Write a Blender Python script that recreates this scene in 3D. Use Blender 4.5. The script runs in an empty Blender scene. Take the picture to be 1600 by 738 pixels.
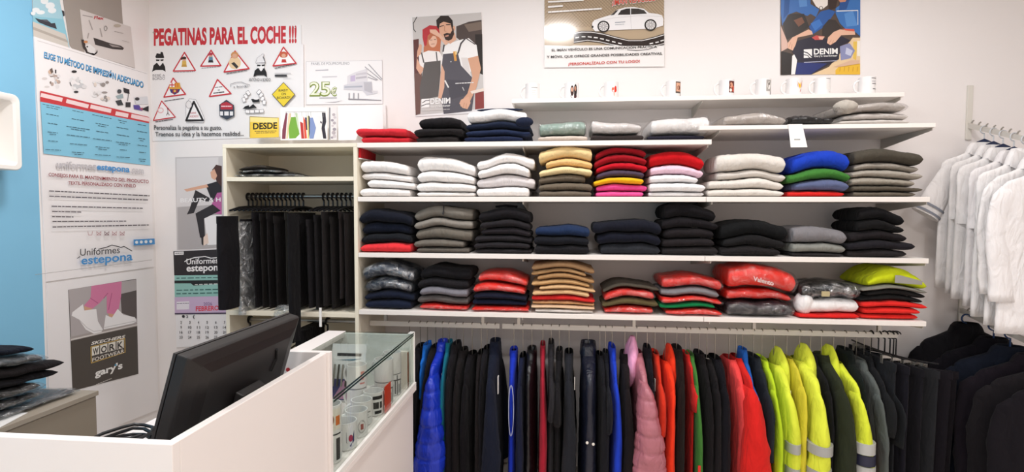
import bpy, math, random
from math import sin, cos, pi, radians, sqrt, hypot
from mathutils import Vector, noise, Matrix

# ---------------------------------------------------------------- camera, world, lights, exposure
S = bpy.context.scene
C = S.collection
F = 830.0                      # focal length in pixels of the 1600 px wide frame
YAW, PIT, ROL = radians(5.416), radians(-2.577), radians(0.158)
CAM = Vector((0, 0, 1.5))
FW = Vector((-sin(YAW)*cos(PIT), cos(YAW)*cos(PIT), sin(PIT)))
_r = Vector((cos(YAW), sin(YAW), 0)); _u = _r.cross(FW)
RT = _r*cos(ROL) + _u*sin(ROL); UP = _u*cos(ROL) - _r*sin(ROL)
cd = bpy.data.cameras.new('camera'); cam = bpy.data.objects.new('camera', cd); C.objects.link(cam)
cd.sensor_width = 36; cd.lens = 36*F/1600; cd.clip_start = 0.05
cam.matrix_world = Matrix(((RT.x, UP.x, -FW.x, CAM.x), (RT.y, UP.y, -FW.y, CAM.y), (RT.z, UP.z, -FW.z, CAM.z), (0, 0, 0, 1)))
S.camera = cam
S.view_settings.view_transform = 'Standard'; S.view_settings.look = 'None'
S.view_settings.gamma = 1; S.view_settings.use_curve_mapping = False
S.view_settings.exposure = -0.90
S.cycles.use_denoising = True
S.cycles.max_bounces = 8; S.cycles.transparent_max_bounces = 16

W = bpy.data.worlds.new('world'); S.world = W; W.use_nodes = True
W.node_tree.nodes['Background'].inputs[0].default_value = (1.0, .86, .77, 1)
W.node_tree.nodes['Background'].inputs[1].default_value = 1.95     # added warm ambient fill entering by the open front, lifts the shadows

def downlight(x, y, power, size=.26, z=2.885):
    l = bpy.data.lights.new('downlight', 'AREA'); l.shape = 'DISK'; l.size = size; l.energy = power
    l.color = (1.0, .975, .975)
    o = bpy.data.objects.new('downlight', l); C.objects.link(o); o.location = (x, y, z)
for x, e in ((-1.65, 29), (-.04, 26), (1.35, 25)): downlight(x, 2.03, e)
for x in (-1.75, -.1, 1.6): downlight(x, .2, 29)
for x in (-1.2, 1.2): downlight(x, -1.6, 24)

# ---------------------------------------------------------------- helpers
D = 3.1; XL = -2.54; CEIL = 2.9; YF = 2.68
def ray(u, v): return RT*((u-800)/F) - UP*((v-369)/F) + FW
def AY(u, v, y): d = ray(u, v); return CAM + d*((y-CAM.y)/d.y)
def AX(u, v, x): d = ray(u, v); return CAM + d*((x-CAM.x)/d.x)
def AZ(u, v, z): d = ray(u, v); return CAM + d*((z-CAM.z)/d.z)

def lin(c): return c/12.92 if c <= .04045 else ((c+.055)/1.055)**2.4
def rgb(h):
    h = h.lstrip('#'); return tuple(lin(int(h[i:i+2], 16)/255) for i in (0, 2, 4))
MATS = {}
def mat(col, rough=.85, kind='plain', spec=.3, metal=0):
    key = (col, rough, kind, spec, metal)
    if key in MATS: return MATS[key]
    m = bpy.data.materials.new(kind + '_' + col.strip('#')); m.use_nodes = True; MATS[key] = m
    nt = m.node_tree; b = nt.nodes['Principled BSDF']
    c = rgb(col)
    b.inputs['Base Color'].default_value = (*c, 1); b.inputs['Roughness'].default_value = rough
    b.inputs['Specular IOR Level'].default_value = spec; b.inputs['Metallic'].default_value = metal
    N = nt.nodes.new; L = nt.links.new
    if kind in ('fabric', 'fleece', 'wall', 'satin'):
        tc = N('ShaderNodeTexCoord'); nz = N('ShaderNodeTexNoise'); bp = N('ShaderNodeBump')
        L(tc.outputs['Object'], nz.inputs['Vector'])
        sc, st, di = {'fabric': (260, .25, .002), 'fleece': (120, .5, .004), 'wall': (90, .08, .002), 'satin': (30, .25, .004)}[kind]
        nz.inputs['Scale'].default_value = sc; nz.inputs['Detail'].default_value = 3
        bp.inputs['Strength'].default_value = st; bp.inputs['Distance'].default_value = di
        if kind in ('fabric', 'fleece', 'satin'):      # soft creases
            mp = N('ShaderNodeMapping'); mp.inputs['Scale'].default_value = (1, 1, .4); nw = N('ShaderNodeTexNoise'); b2 = N('ShaderNodeBump')
            L(tc.outputs['Object'], mp.inputs['Vector']); L(mp.outputs['Vector'], nw.inputs['Vector'])
            nw.inputs['Scale'].default_value = 24; nw.inputs['Detail'].default_value = 2.5; nw.inputs['Distortion'].default_value = .8
            b2.inputs['Strength'].default_value = .55; b2.inputs['Distance'].default_value = .022
            L(nw.outputs['Fac'], b2.inputs['Height']); L(b2.outputs['Normal'], bp.inputs['Normal'])
        L(nz.outputs['Fac'], bp.inputs['Height']); L(bp.outputs['Normal'], b.inputs['Normal'])
        if kind != 'wall':
            n2 = N('ShaderNodeTexNoise'); n2.inputs['Scale'].default_value = 14; n2.inputs['Detail'].default_value = 4
            L(tc.outputs['Object'], n2.inputs['Vector'])
            mx = N('ShaderNodeMix'); mx.data_type = 'RGBA'
            mx.inputs['A'].default_value = (*[x*.88 for x in c], 1); mx.inputs['B'].default_value = (*[min(1, x*1.1) for x in c], 1)
            L(n2.outputs['Fac'], mx.inputs['Factor']); L(mx.outputs['Result'], b.inputs['Base Color'])
            if kind != 'satin':
                b.inputs['Sheen Weight'].default_value = .03; b.inputs['Sheen Roughness'].default_value = .6
    if kind == 'satin': b.inputs['Roughness'].default_value = rough
    if kind in ('bag', 'glass'):
        tr = N('ShaderNodeBsdfTransparent'); gl = N('ShaderNodeBsdfGlossy'); mix = N('ShaderNodeMixShader')
        tr.inputs[0].default_value = (*c, 1); gl.inputs['Roughness'].default_value = rough
        if kind == 'bag':
            df = N('ShaderNodeBsdfDiffuse'); df.inputs[0].default_value = (.8, .82, .84, 1)
            m2 = N('ShaderNodeMixShader'); m2.inputs[0].default_value = {.12: .06, .16: .16, .3: .45}[rough]
            L(gl.outputs[0], m2.inputs[1]); L(df.outputs[0], m2.inputs[2])
            tc = N('ShaderNodeTexCoord'); nz = N('ShaderNodeTexNoise'); bp = N('ShaderNodeBump')
            nz.inputs['Scale'].default_value = 16; nz.inputs['Detail'].default_value = 4; nz.inputs['Distortion'].default_value = 1.4
            L(tc.outputs['Object'], nz.inputs['Vector']); L(nz.outputs['Fac'], bp.inputs['Height'])
            bp.inputs['Strength'].default_value = 1; bp.inputs['Distance'].default_value = .03
            L(bp.outputs['Normal'], gl.inputs['Normal']); L(bp.outputs['Normal'], df.inputs['Normal'])
            rp = N('ShaderNodeMapRange'); rp.inputs['From Min'].default_value = .42; rp.inputs['From Max'].default_value = .72
            rp.inputs['To Min'].default_value = .3 if rough == .3 else .04; rp.inputs['To Max'].default_value = {.12: .24, .16: .55, .3: .85}[rough]
            L(nz.outputs['Fac'], rp.inputs['Value']); L(rp.outputs['Result'], mix.inputs[0])
            L(m2.outputs[0], mix.inputs[2])
        else:
            fr = N('ShaderNodeLayerWeight'); pw = N('ShaderNodeMath'); pw.operation = 'POWER'; pw.inputs[1].default_value = 3.5
            sm = N('ShaderNodeMapRange'); sm.inputs['To Min'].default_value = .03; sm.inputs['To Max'].default_value = .6
            L(fr.outputs['Facing'], pw.inputs[0]); L(pw.outputs[0], sm.inputs['Value']); L(sm.outputs['Result'], mix.inputs[0]); L(gl.outputs[0], mix.inputs[2])
        L(tr.outputs[0], mix.inputs[1]); L(mix.outputs[0], nt.nodes['Material Output'].inputs['Surface'])
    return m
def fab(c): return mat(c, .9, 'fabric', .12)
def shiny(c): return mat(c, .32, 'satin', .45)
WHITE = '#f1edea'
MEL = mat('#efe9e3', .45, 'plain', .4)            # white melamine board
CREAM = mat('#ebe3cf', .5, 'plain', .35)          # the wardrobe's cream board
METAL = mat('#b9b6b0', .35, 'plain', .5, .9)
WIRE = mat('#a8a39b', .3, 'plain', .5, .9)
BLACKP = mat('#141316', .4, 'plain', .5)

class MB:
    def __init__(s): s.v = []; s.f = []; s.mi = []; s.m = 0
    def vert(s, p): s.v.append(tuple(p)); return len(s.v)-1
    def face(s, ids): s.f.append(tuple(ids)); s.mi.append(s.m)
    def poly(s, pts): s.face([s.vert(p) for p in pts])
    def box(s, a, b, bev=0):
        (x0, y0, z0), (x1, y1, z1) = a, b
        x0, x1 = sorted((x0, x1)); y0, y1 = sorted((y0, y1)); z0, z1 = sorted((z0, z1))
        i = [s.vert(p) for p in ((x0,y0,z0),(x1,y0,z0),(x1,y1,z0),(x0,y1,z0),(x0,y0,z1),(x1,y0,z1),(x1,y1,z1),(x0,y1,z1))]
        for q in ((0,3,2,1),(4,5,6,7),(0,1,5,4),(1,2,6,5),(2,3,7,6),(3,0,4,7)): s.face([i[k] for k in q])
        return s
    def prism(s, pts, dvec):                     # a flat outline pushed along dvec
        n = len(pts); d = Vector(dvec)
        a = [s.vert(Vector(p)) for p in pts]; b = [s.vert(Vector(p)+d) for p in pts]
        s.face(a[::-1]); s.face(b)
        for k in range(n): s.face((a[k], a[(k+1) % n], b[(k+1) % n], b[k]))
        return s
    def rings(s, rings, cap0=True, cap1=True, closed=True):
        idx = [[s.vert(p) for p in r] for r in rings]; n = len(rings[0])
        for a, b in zip(idx, idx[1:]):
            for k in range(n if closed else n-1):
                s.face((a[k], a[(k+1) % n], b[(k+1) % n], b[k]))
        if cap0: s.face(idx[0][::-1])
        if cap1: s.face(idx[-1])
        return s
    def tube(s, pts, r, n=8, cap=True, loop=False):
        pts = [Vector(p) for p in pts]; rs = r if isinstance(r, (list, tuple)) else [r]*len(pts)
        out = []; prev = None; m = len(pts)
        for k, p in enumerate(pts):
            t = (pts[(k+1) % m]-pts[k-1]) if loop else (pts[min(k+1, m-1)]-pts[max(k-1, 0)])
            t.normalize()
            a = prev if prev is not None else (Vector((0,0,1)) if abs(t.z) < .9 else Vector((1,0,0)))
            a = a - t*a.dot(t); a.normalize(); b = t.cross(a); prev = a
            out.append([p + (a*cos(2*pi*j/n) + b*sin(2*pi*j/n))*rs[k] for j in range(n)])
        if loop: out.append(out[0])
        return s.rings(out, cap and not loop, cap and not loop)
    def lathe(s, prof, n=24, c=(0,0,0), cap0=True, cap1=True):
        c = Vector(c)
        return s.rings([[c+Vector((r*cos(2*pi*k/n), r*sin(2*pi*k/n), z)) for k in range(n)] for r, z in prof], cap0, cap1)
    def build(s, name, m, parent=None, smooth=False, bevel=0, sharp=40):
        me = bpy.data.meshes.new(name); me.from_pydata(s.v, [], s.f)
        for k in (m if isinstance(m, (list, tuple)) else [m]): me.materials.append(k)
        if any(s.mi): me.polygons.foreach_set('material_index', s.mi)
        me.validate()
        if smooth:
            me.polygons.foreach_set('use_smooth', [True]*len(me.polygons))
            if sharp < 180: me.set_sharp_from_angle(angle=radians(sharp))
        o = bpy.data.objects.new(name, me); C.objects.link(o)
        if bevel:
            b = o.modifiers.new('bevel', 'BEVEL'); b.width = bevel; b.segments = 2; b.limit_method = 'ANGLE'
        if parent: o.parent = parent
        return o
def tag(o, label, cat, group=None):
    o['label'] = label; o['category'] = cat
    if group: o['group'] = group
    return o
def empty(name, loc, rz=0):
    o = bpy.data.objects.new(name, None); C.objects.link(o); o.location = loc; o.rotation_euler = (0, 0, rz)
    o.empty_display_size = .05
    return o
def struct(o): o['kind'] = 'structure'; return o
def copy_thing(o):
    c = o.copy(); C.objects.link(c)
    for ch in o.children:
        d = ch.copy(); C.objects.link(d); d.parent = c
        for g in ch.children:
            e = g.copy(); C.objects.link(e); e.parent = d
    return c
def nz(x, y, z=0.0): return noise.noise(Vector((x, y, z)))
def curve(t, p): return math.copysign(abs(t)**p, t)

# ---------------------------------------------------------------- the room
wallm = mat('#f0ebe9', .62, 'wall', .25); bluem = mat('#86c2e2', .6, 'wall', .25)
struct(MB().box((XL-.1, -2.6, -.1), (3.3, D+.1, 0)).build('floor', mat('#ddd2c8', .4)))
struct(MB().box((XL-.1, -2.6, CEIL), (3.3, D+.1, CEIL+.1)).build('ceiling', mat('#f1efec', .9)))
struct(MB().box((XL-.1, D, 0), (3.3, D+.1, CEIL)).build('wall_back', wallm))
YB = 2.366
struct(MB().box((XL-.1, YB, 0), (XL, D, CEIL)).build('wall_left', wallm))
struct(MB().box((XL-.1, -2.6, 0), (XL, YB, CEIL)).build('wall_left_blue', bluem))
struct(MB().box((3.2, -2.6, 0), (3.3, D, CEIL)).build('wall_right', wallm))
# ---------------------------------------------------------------- wardrobe and shelves
def px_x(u, v, y): return AY(u, v, y).x
XW0, XW1 = -1.80, -1.062          # wardrobe, outer faces at the front
ZT = 1.8555
PT = .02
ward = tag(empty('wardrobe', ((XW0+XW1)/2, D-.2, 0)), 'cream open-front wardrobe full of black trousers left of the shelves', 'wardrobe')
def wpart(name, a, b, m=CREAM):
    o = MB().box(a, b).build(name, m, None, bevel=.0015); o.parent = ward; o.matrix_parent_inverse = Matrix.Translation(-Vector(ward.location)); return o
wpart('side_panel', (XW0, YF, .0), (XW0+PT, D, ZT-PT)); wpart('side_panel', (XW1-PT, YF, 0), (XW1, D, ZT-PT))
wpart('top_panel', (XW0, YF, ZT-PT), (XW1, D, ZT))
wpart('shelf', (XW0+PT, YF, 1.660), (XW1-PT, D-.015, 1.682))
wpart('shelf', (XW0+PT, YF, .942), (XW1-PT, D-.015, .966))
wpart('back_panel', (XW0+PT, D-.012, .05), (XW1-PT, D-.002, ZT-PT))
for z in (1.585, .885):
    o = MB().tube([(XW0+PT, 2.86, z), (XW1-PT, 2.86, z)], .011, 10).build('clothes_rail', METAL, None, True); o.parent = ward
    o.matrix_parent_inverse = Matrix.Translation(-Vector(ward.location))

def bracket_mb(x, y0, y1, z, h0=.055, h1=.012, t=.004):
    return MB().prism([(x-t/2, y1, z), (x-t/2, y0, z), (x-t/2, y0, z-h1), (x-t/2, y1, z-h0)], (t, 0, 0))
GREYB = mat('#c9c2b8', .5, 'plain', .4)
def shelf(x0, x1, y0, ztop, brs, label, th=.024, z1=None):
    c = Vector(((x0+x1)/2, (y0+D)/2, ztop-th/2))
    sh = MB().box((x0-c.x, y0-c.y, -th/2), (x1-c.x, D-.001-c.y, th/2)).build('wall_shelf', MEL, None, bevel=.0015); sh.location = c
    tag(sh, label, 'shelf', 'white wall shelves')
    for bx in brs:
        b = bracket_mb(bx-c.x, y0+.012-c.y, D-.002-c.y, -th/2).build('bracket', GREYB, sh)
    return sh
ZA, ZA2, ZB, ZC, ZD = 1.856, 1.922, 1.577, 1.286, .985
XJ = .70
SHL = XW1+.001
shelf(-.275, 1.700, 2.86, 2.105, (-.262, .72, 1.688), 'long narrow white shelf at the top holding photo mugs', .022)
shelf(SHL, .72, YF, ZA, (-.2, .705), 'white shelf left of the price tag with red, black and navy folded clothes')
shelf(.66, 1.735, YF, ZA2, (.76, 1.728), 'short white shelf with the hanging price tag and grey bundles', .02)
shelf(SHL, .698, YF, ZB, (-.2,), 'white shelf below the red jackets bearing white, khaki and crimson clothes')
shelf(.70, 1.722, YF, ZB, (.73, 1.715), 'white shelf under the blue, green and olive folded sweatshirts')
shelf(SHL, .698, YF, ZC, (-.2,), 'white shelf under the grey and navy piles beside the wardrobe')
shelf(.70, 1.727, YF, ZC, (.73, 1.72), 'white shelf below the black and mid-grey folded piles on the right')
shelf(SHL, .698, YF, ZD, (-.2,), 'lowest white shelf on the left, with the tan trousers pile')
shelf(.70, 1.727, YF, ZD, (.73, 1.72), 'lowest white shelf on the right, under the yellow high-visibility clothes')
# slotted uprights behind the shelves
for x, z1, lab in ((-.2, 1.83, 'slotted wall upright behind the left shelves'), (.715, 2.08, 'slotted wall upright at the middle joint of the shelves'), (1.712, 2.08, 'slotted wall upright at the right end of the shelves')):
    pass
RAILM = mat('#d8d4cc', .4, 'plain', .5)
YR, ZR = 2.83, .882
for x0, x1, lab in ((-1.058, -.335, 'flat white hanging rail above the blue quilted jacket'), (-.32, 1.69, 'long flat white hanging rail above the coloured jackets')):
    r = tag(MB().box((x0, YR-.004, ZR-.012), (x1, YR+.004, ZR+.016)).build('hanging_rail', RAILM, None, bevel=.001), lab, 'rail', 'clothes rails under the lowest shelf')
    n = 2 if x1 < 0 else 4
    for k in range(n):
        x = x0+.09+(x1-x0-.18)*k/(n-1)
        MB().box((x-.008, YR-.006, ZR+.016), (x+.008, YR+.01, ZD-.0245)).build('rail_holder', METAL, r)

# ---------------------------------------------------------------- folded clothes
def arcs(n): return [math.copysign(1-(1-abs(t))**2.5, t) for t in [-1+2*k/(n-1) for k in range(n)]]
US, VS = arcs(37), arcs(15)
class Pile:
    """running top surface of a stack: z as a function of x"""
    def __init__(s, z): s.z = z; s.lay = []
    def top(s, x): return s.z + sum(l(x) for l in s.lay)
def slab_mesh(mb, pile, xc, w, yc, d, h, seed, sag=.35, slope=0., bulge=0., wob=1., fill=.985):
    ph = pile.top
    def T(x):
        u = (x-xc)/(w/2)
        u = max(-1, min(1, u)); return h*max(.3, 1-sag*u*u+slope*u+.17*wob*nz(x*8+seed*3, seed))
    rows_t, rows_b = [], []
    for v in VS:
        rt, rb = [], []
        for u in US:
            e = (max(0, 1-abs(v)**7)**.5) * (max(0, 1-abs(u)**34)**.5)
            wv = w/2*(1+.035*nz(v*1.7+seed, seed*3.1)*wob)
            x = xc + u*wv
            y = yc + v*d/2*(1-.05*abs(u)**4) + .010*wob*nz(u*2.2+seed*7, v*.6, seed)
            t = T(x)
            b = ph(x)+.0004; m = b + t/2
            crease = -.006*wob*abs(nz(u*5+seed, v*5, seed*2))
            k = t/2*fill
            rt.append((x, y, m + e*k + crease*e*min(1, t/.03))); rb.append((x, y, m - e*k))
        rows_t.append(rt); rows_b.append(rb)
    nu = len(US); nv = len(VS)
    ti = [[mb.vert(p) for p in r] for r in rows_t]
    bi = [[(ti[j][i] if (i in (0, nu-1) or j in (0, nv-1)) else mb.vert(rows_b[j][i])) for i in range(nu)] for j in range(nv)]
    for j in range(nv-1):
        for i in range(nu-1):
            mb.face((ti[j][i], ti[j][i+1], ti[j+1][i+1], ti[j+1][i]))
            mb.face((bi[j][i], bi[j+1][i], bi[j+1][i+1], bi[j][i+1]))
    pile.lay.append(T)
    return mb
def recenter(o):
    me = o.data; n = len(me.vertices); c = Vector((0, 0, 0))
    xs = [v.co for v in me.vertices]
    lo = Vector((min(p.x for p in xs), min(p.y for p in xs), min(p.z for p in xs))); hi = Vector((max(p.x for p in xs), max(p.y for p in xs), max(p.z for p in xs)))
    c = Vector(((lo.x+hi.x)/2, (lo.y+hi.y)/2, lo.z))
    me.transform(Matrix.Translation(-c)); o.location = c
    return c
def bag_mesh(xc, w, yc, d, zlo, zhi, seed):
    """a loose crinkled clear bag around a folded garment"""
    mb = MB(); rows_t, rows_b = [], []
    us = [-1+2*k/23 for k in range(24)]; vs = [-1+2*k/13 for k in range(14)]
    zm = (zlo+zhi)/2; h = (zhi-zlo)/2
    for v in vs:
        rt, rb = [], []
        for u in us:
            e = max(0, 1-abs(u)**6)**.5*max(0, 1-abs(v)**6)**.5
            x = xc+u*w/2*(1+.04*nz(v*3+seed, seed)); y = yc+v*d/2*(1+.03*nz(u*4, seed+9))
            q = .010*nz(u*7+seed, v*7)+.006*nz(u*17, v*13+seed)
            zz = zm + (.02*nz(u*4+seed, 3.3) if abs(u) > .9 or abs(v) > .9 else 0)
            rt.append((x, y, zz+e*(h+.004)+q*e)); rb.append((x, y, zz-e*(h+.001)*.9))
        rows_t.append(rt); rows_b.append(rb)
    nu, nv = 24, 14
    ti = [[mb.vert(p) for p in r] for r in rows_t]
    bi = [[(ti[j][i] if (i in (0, nu-1) or j in (0, nv-1)) else mb.vert(rows_b[j][i])) for i in range(nu)] for j in range(nv)]
    for j in range(nv-1):
        for i in range(nu-1):
            mb.face((ti[j][i], ti[j][i+1], ti[j+1][i+1], ti[j+1][i])); mb.face((bi[j][i], bi[j+1][i], bi[j+1][i+1], bi[j][i+1]))
    return mb
def wrap(pile, xc, w, yc, d, h, sd, kw):
    t = Pile(pile.z); t.lay = pile.lay[:-1]
    kw = dict(kw); kw['fill'] = .985
    return slab_mesh(MB(), t, xc, w*1.05, yc-.004, d*1.05, h, sd, **kw)
ORD = ['topmost', 'second down', 'third down', 'fourth down', 'fifth down', 'sixth down', 'seventh down', 'eighth down', 'ninth down', 'tenth down']
BAG = mat('#f6f8f9', .16, 'bag'); BAGR = mat('#f8f7f7', .12, 'bag')
SEED = [1]
def sh_light(c): return sum(rgb(c)) > .9
def folded(pile, xc, w, d, h, col, name, label, cat, group, opts='', yf=YF+.012, **kw):
    SEED[0] += 1; sd = SEED[0]*1.37
    yc = yf + d/2
    m = shiny(col) if ('s' in opts or 'b' in opts) else fab(col)
    z0 = pile.top(xc)
    if 'b' in opts: kw['fill'] = .86; w *= .955
    o = slab_mesh(MB(), pile, xc, w, yc, d, h, sd, **kw).build(name, m, None, True, sharp=180)
    z1 = pile.top(xc)
    c = recenter(o); o.location = c
    tag(o, label, cat, group)
    if 'b' in opts:
        g = wrap(pile, xc, w, yc, d, h, sd, kw).build('plastic_bag', BAGR if 'red' in label or sh_light(col) else BAG, None, True, sharp=180)
        g.data.transform(Matrix.Translation(-c)); g.parent = o
    if 'c' in opts:      # neck opening folded to the front
        ps = []
        for k in range(13):
            t = -1+2*k/12; ps.append((t*.055, -d/2*.35-.03*(1-t*t), z1-c.z+.001+.004*(1-t*t)))
        MB().tube(ps, .006, 6).build('collar', m, o, True)
    def lump(name, x, y, z, rx, ry, rz, mm):
        rs = []
        for k in range(11):
            q = pi*(k+.15)/10.3
            rs.append([(x+rx*cos(q), y+ry*sin(q)*cos(a)*(1+.15*nz(a*1.5, k*.7+sd)), z+rz*sin(q)*sin(a)*(1+.15*nz(a*1.5+4, k*.7+sd))) for a in [2*pi*j/16 for j in range(16)]])
        MB().rings(rs).build(name, mm, o, True, sharp=180)
    hh = z1-c.z
    if 'N' in opts:
        lump('rolled_sleeve', w*.46, -d*.42, .004, .045, .035, .026, fab('#1d2438')); lump('navy_trim', .01, -d*.30, hh-.004, w*.40, .02, .008, fab('#20273c'))
    if 'R' in opts: lump('rolled_hood', -w*.36, -d*.40, hh*.62, .055, .045, hh*.62, fab('#b0a99f'))
    if 'W' in opts: lump('rolled_end', -w*.42, -d*.36, hh*.60, .045, .05, hh*.72, fab('#efeceb'))
    if 'z' in opts:      # zip down the visible front
        y0 = -d/2-.004
        pts = [(0, y0+.02, z1-c.z-.003), (.002, y0+.004, (z1-c.z)*.62), (0, y0+.002, (z1-c.z)*.42)]
        MB().tube(pts, .0035, 6).build('zip', mat('#2b2a2c', .4), o)
    return o
def R2(*c): return list(c)
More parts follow.
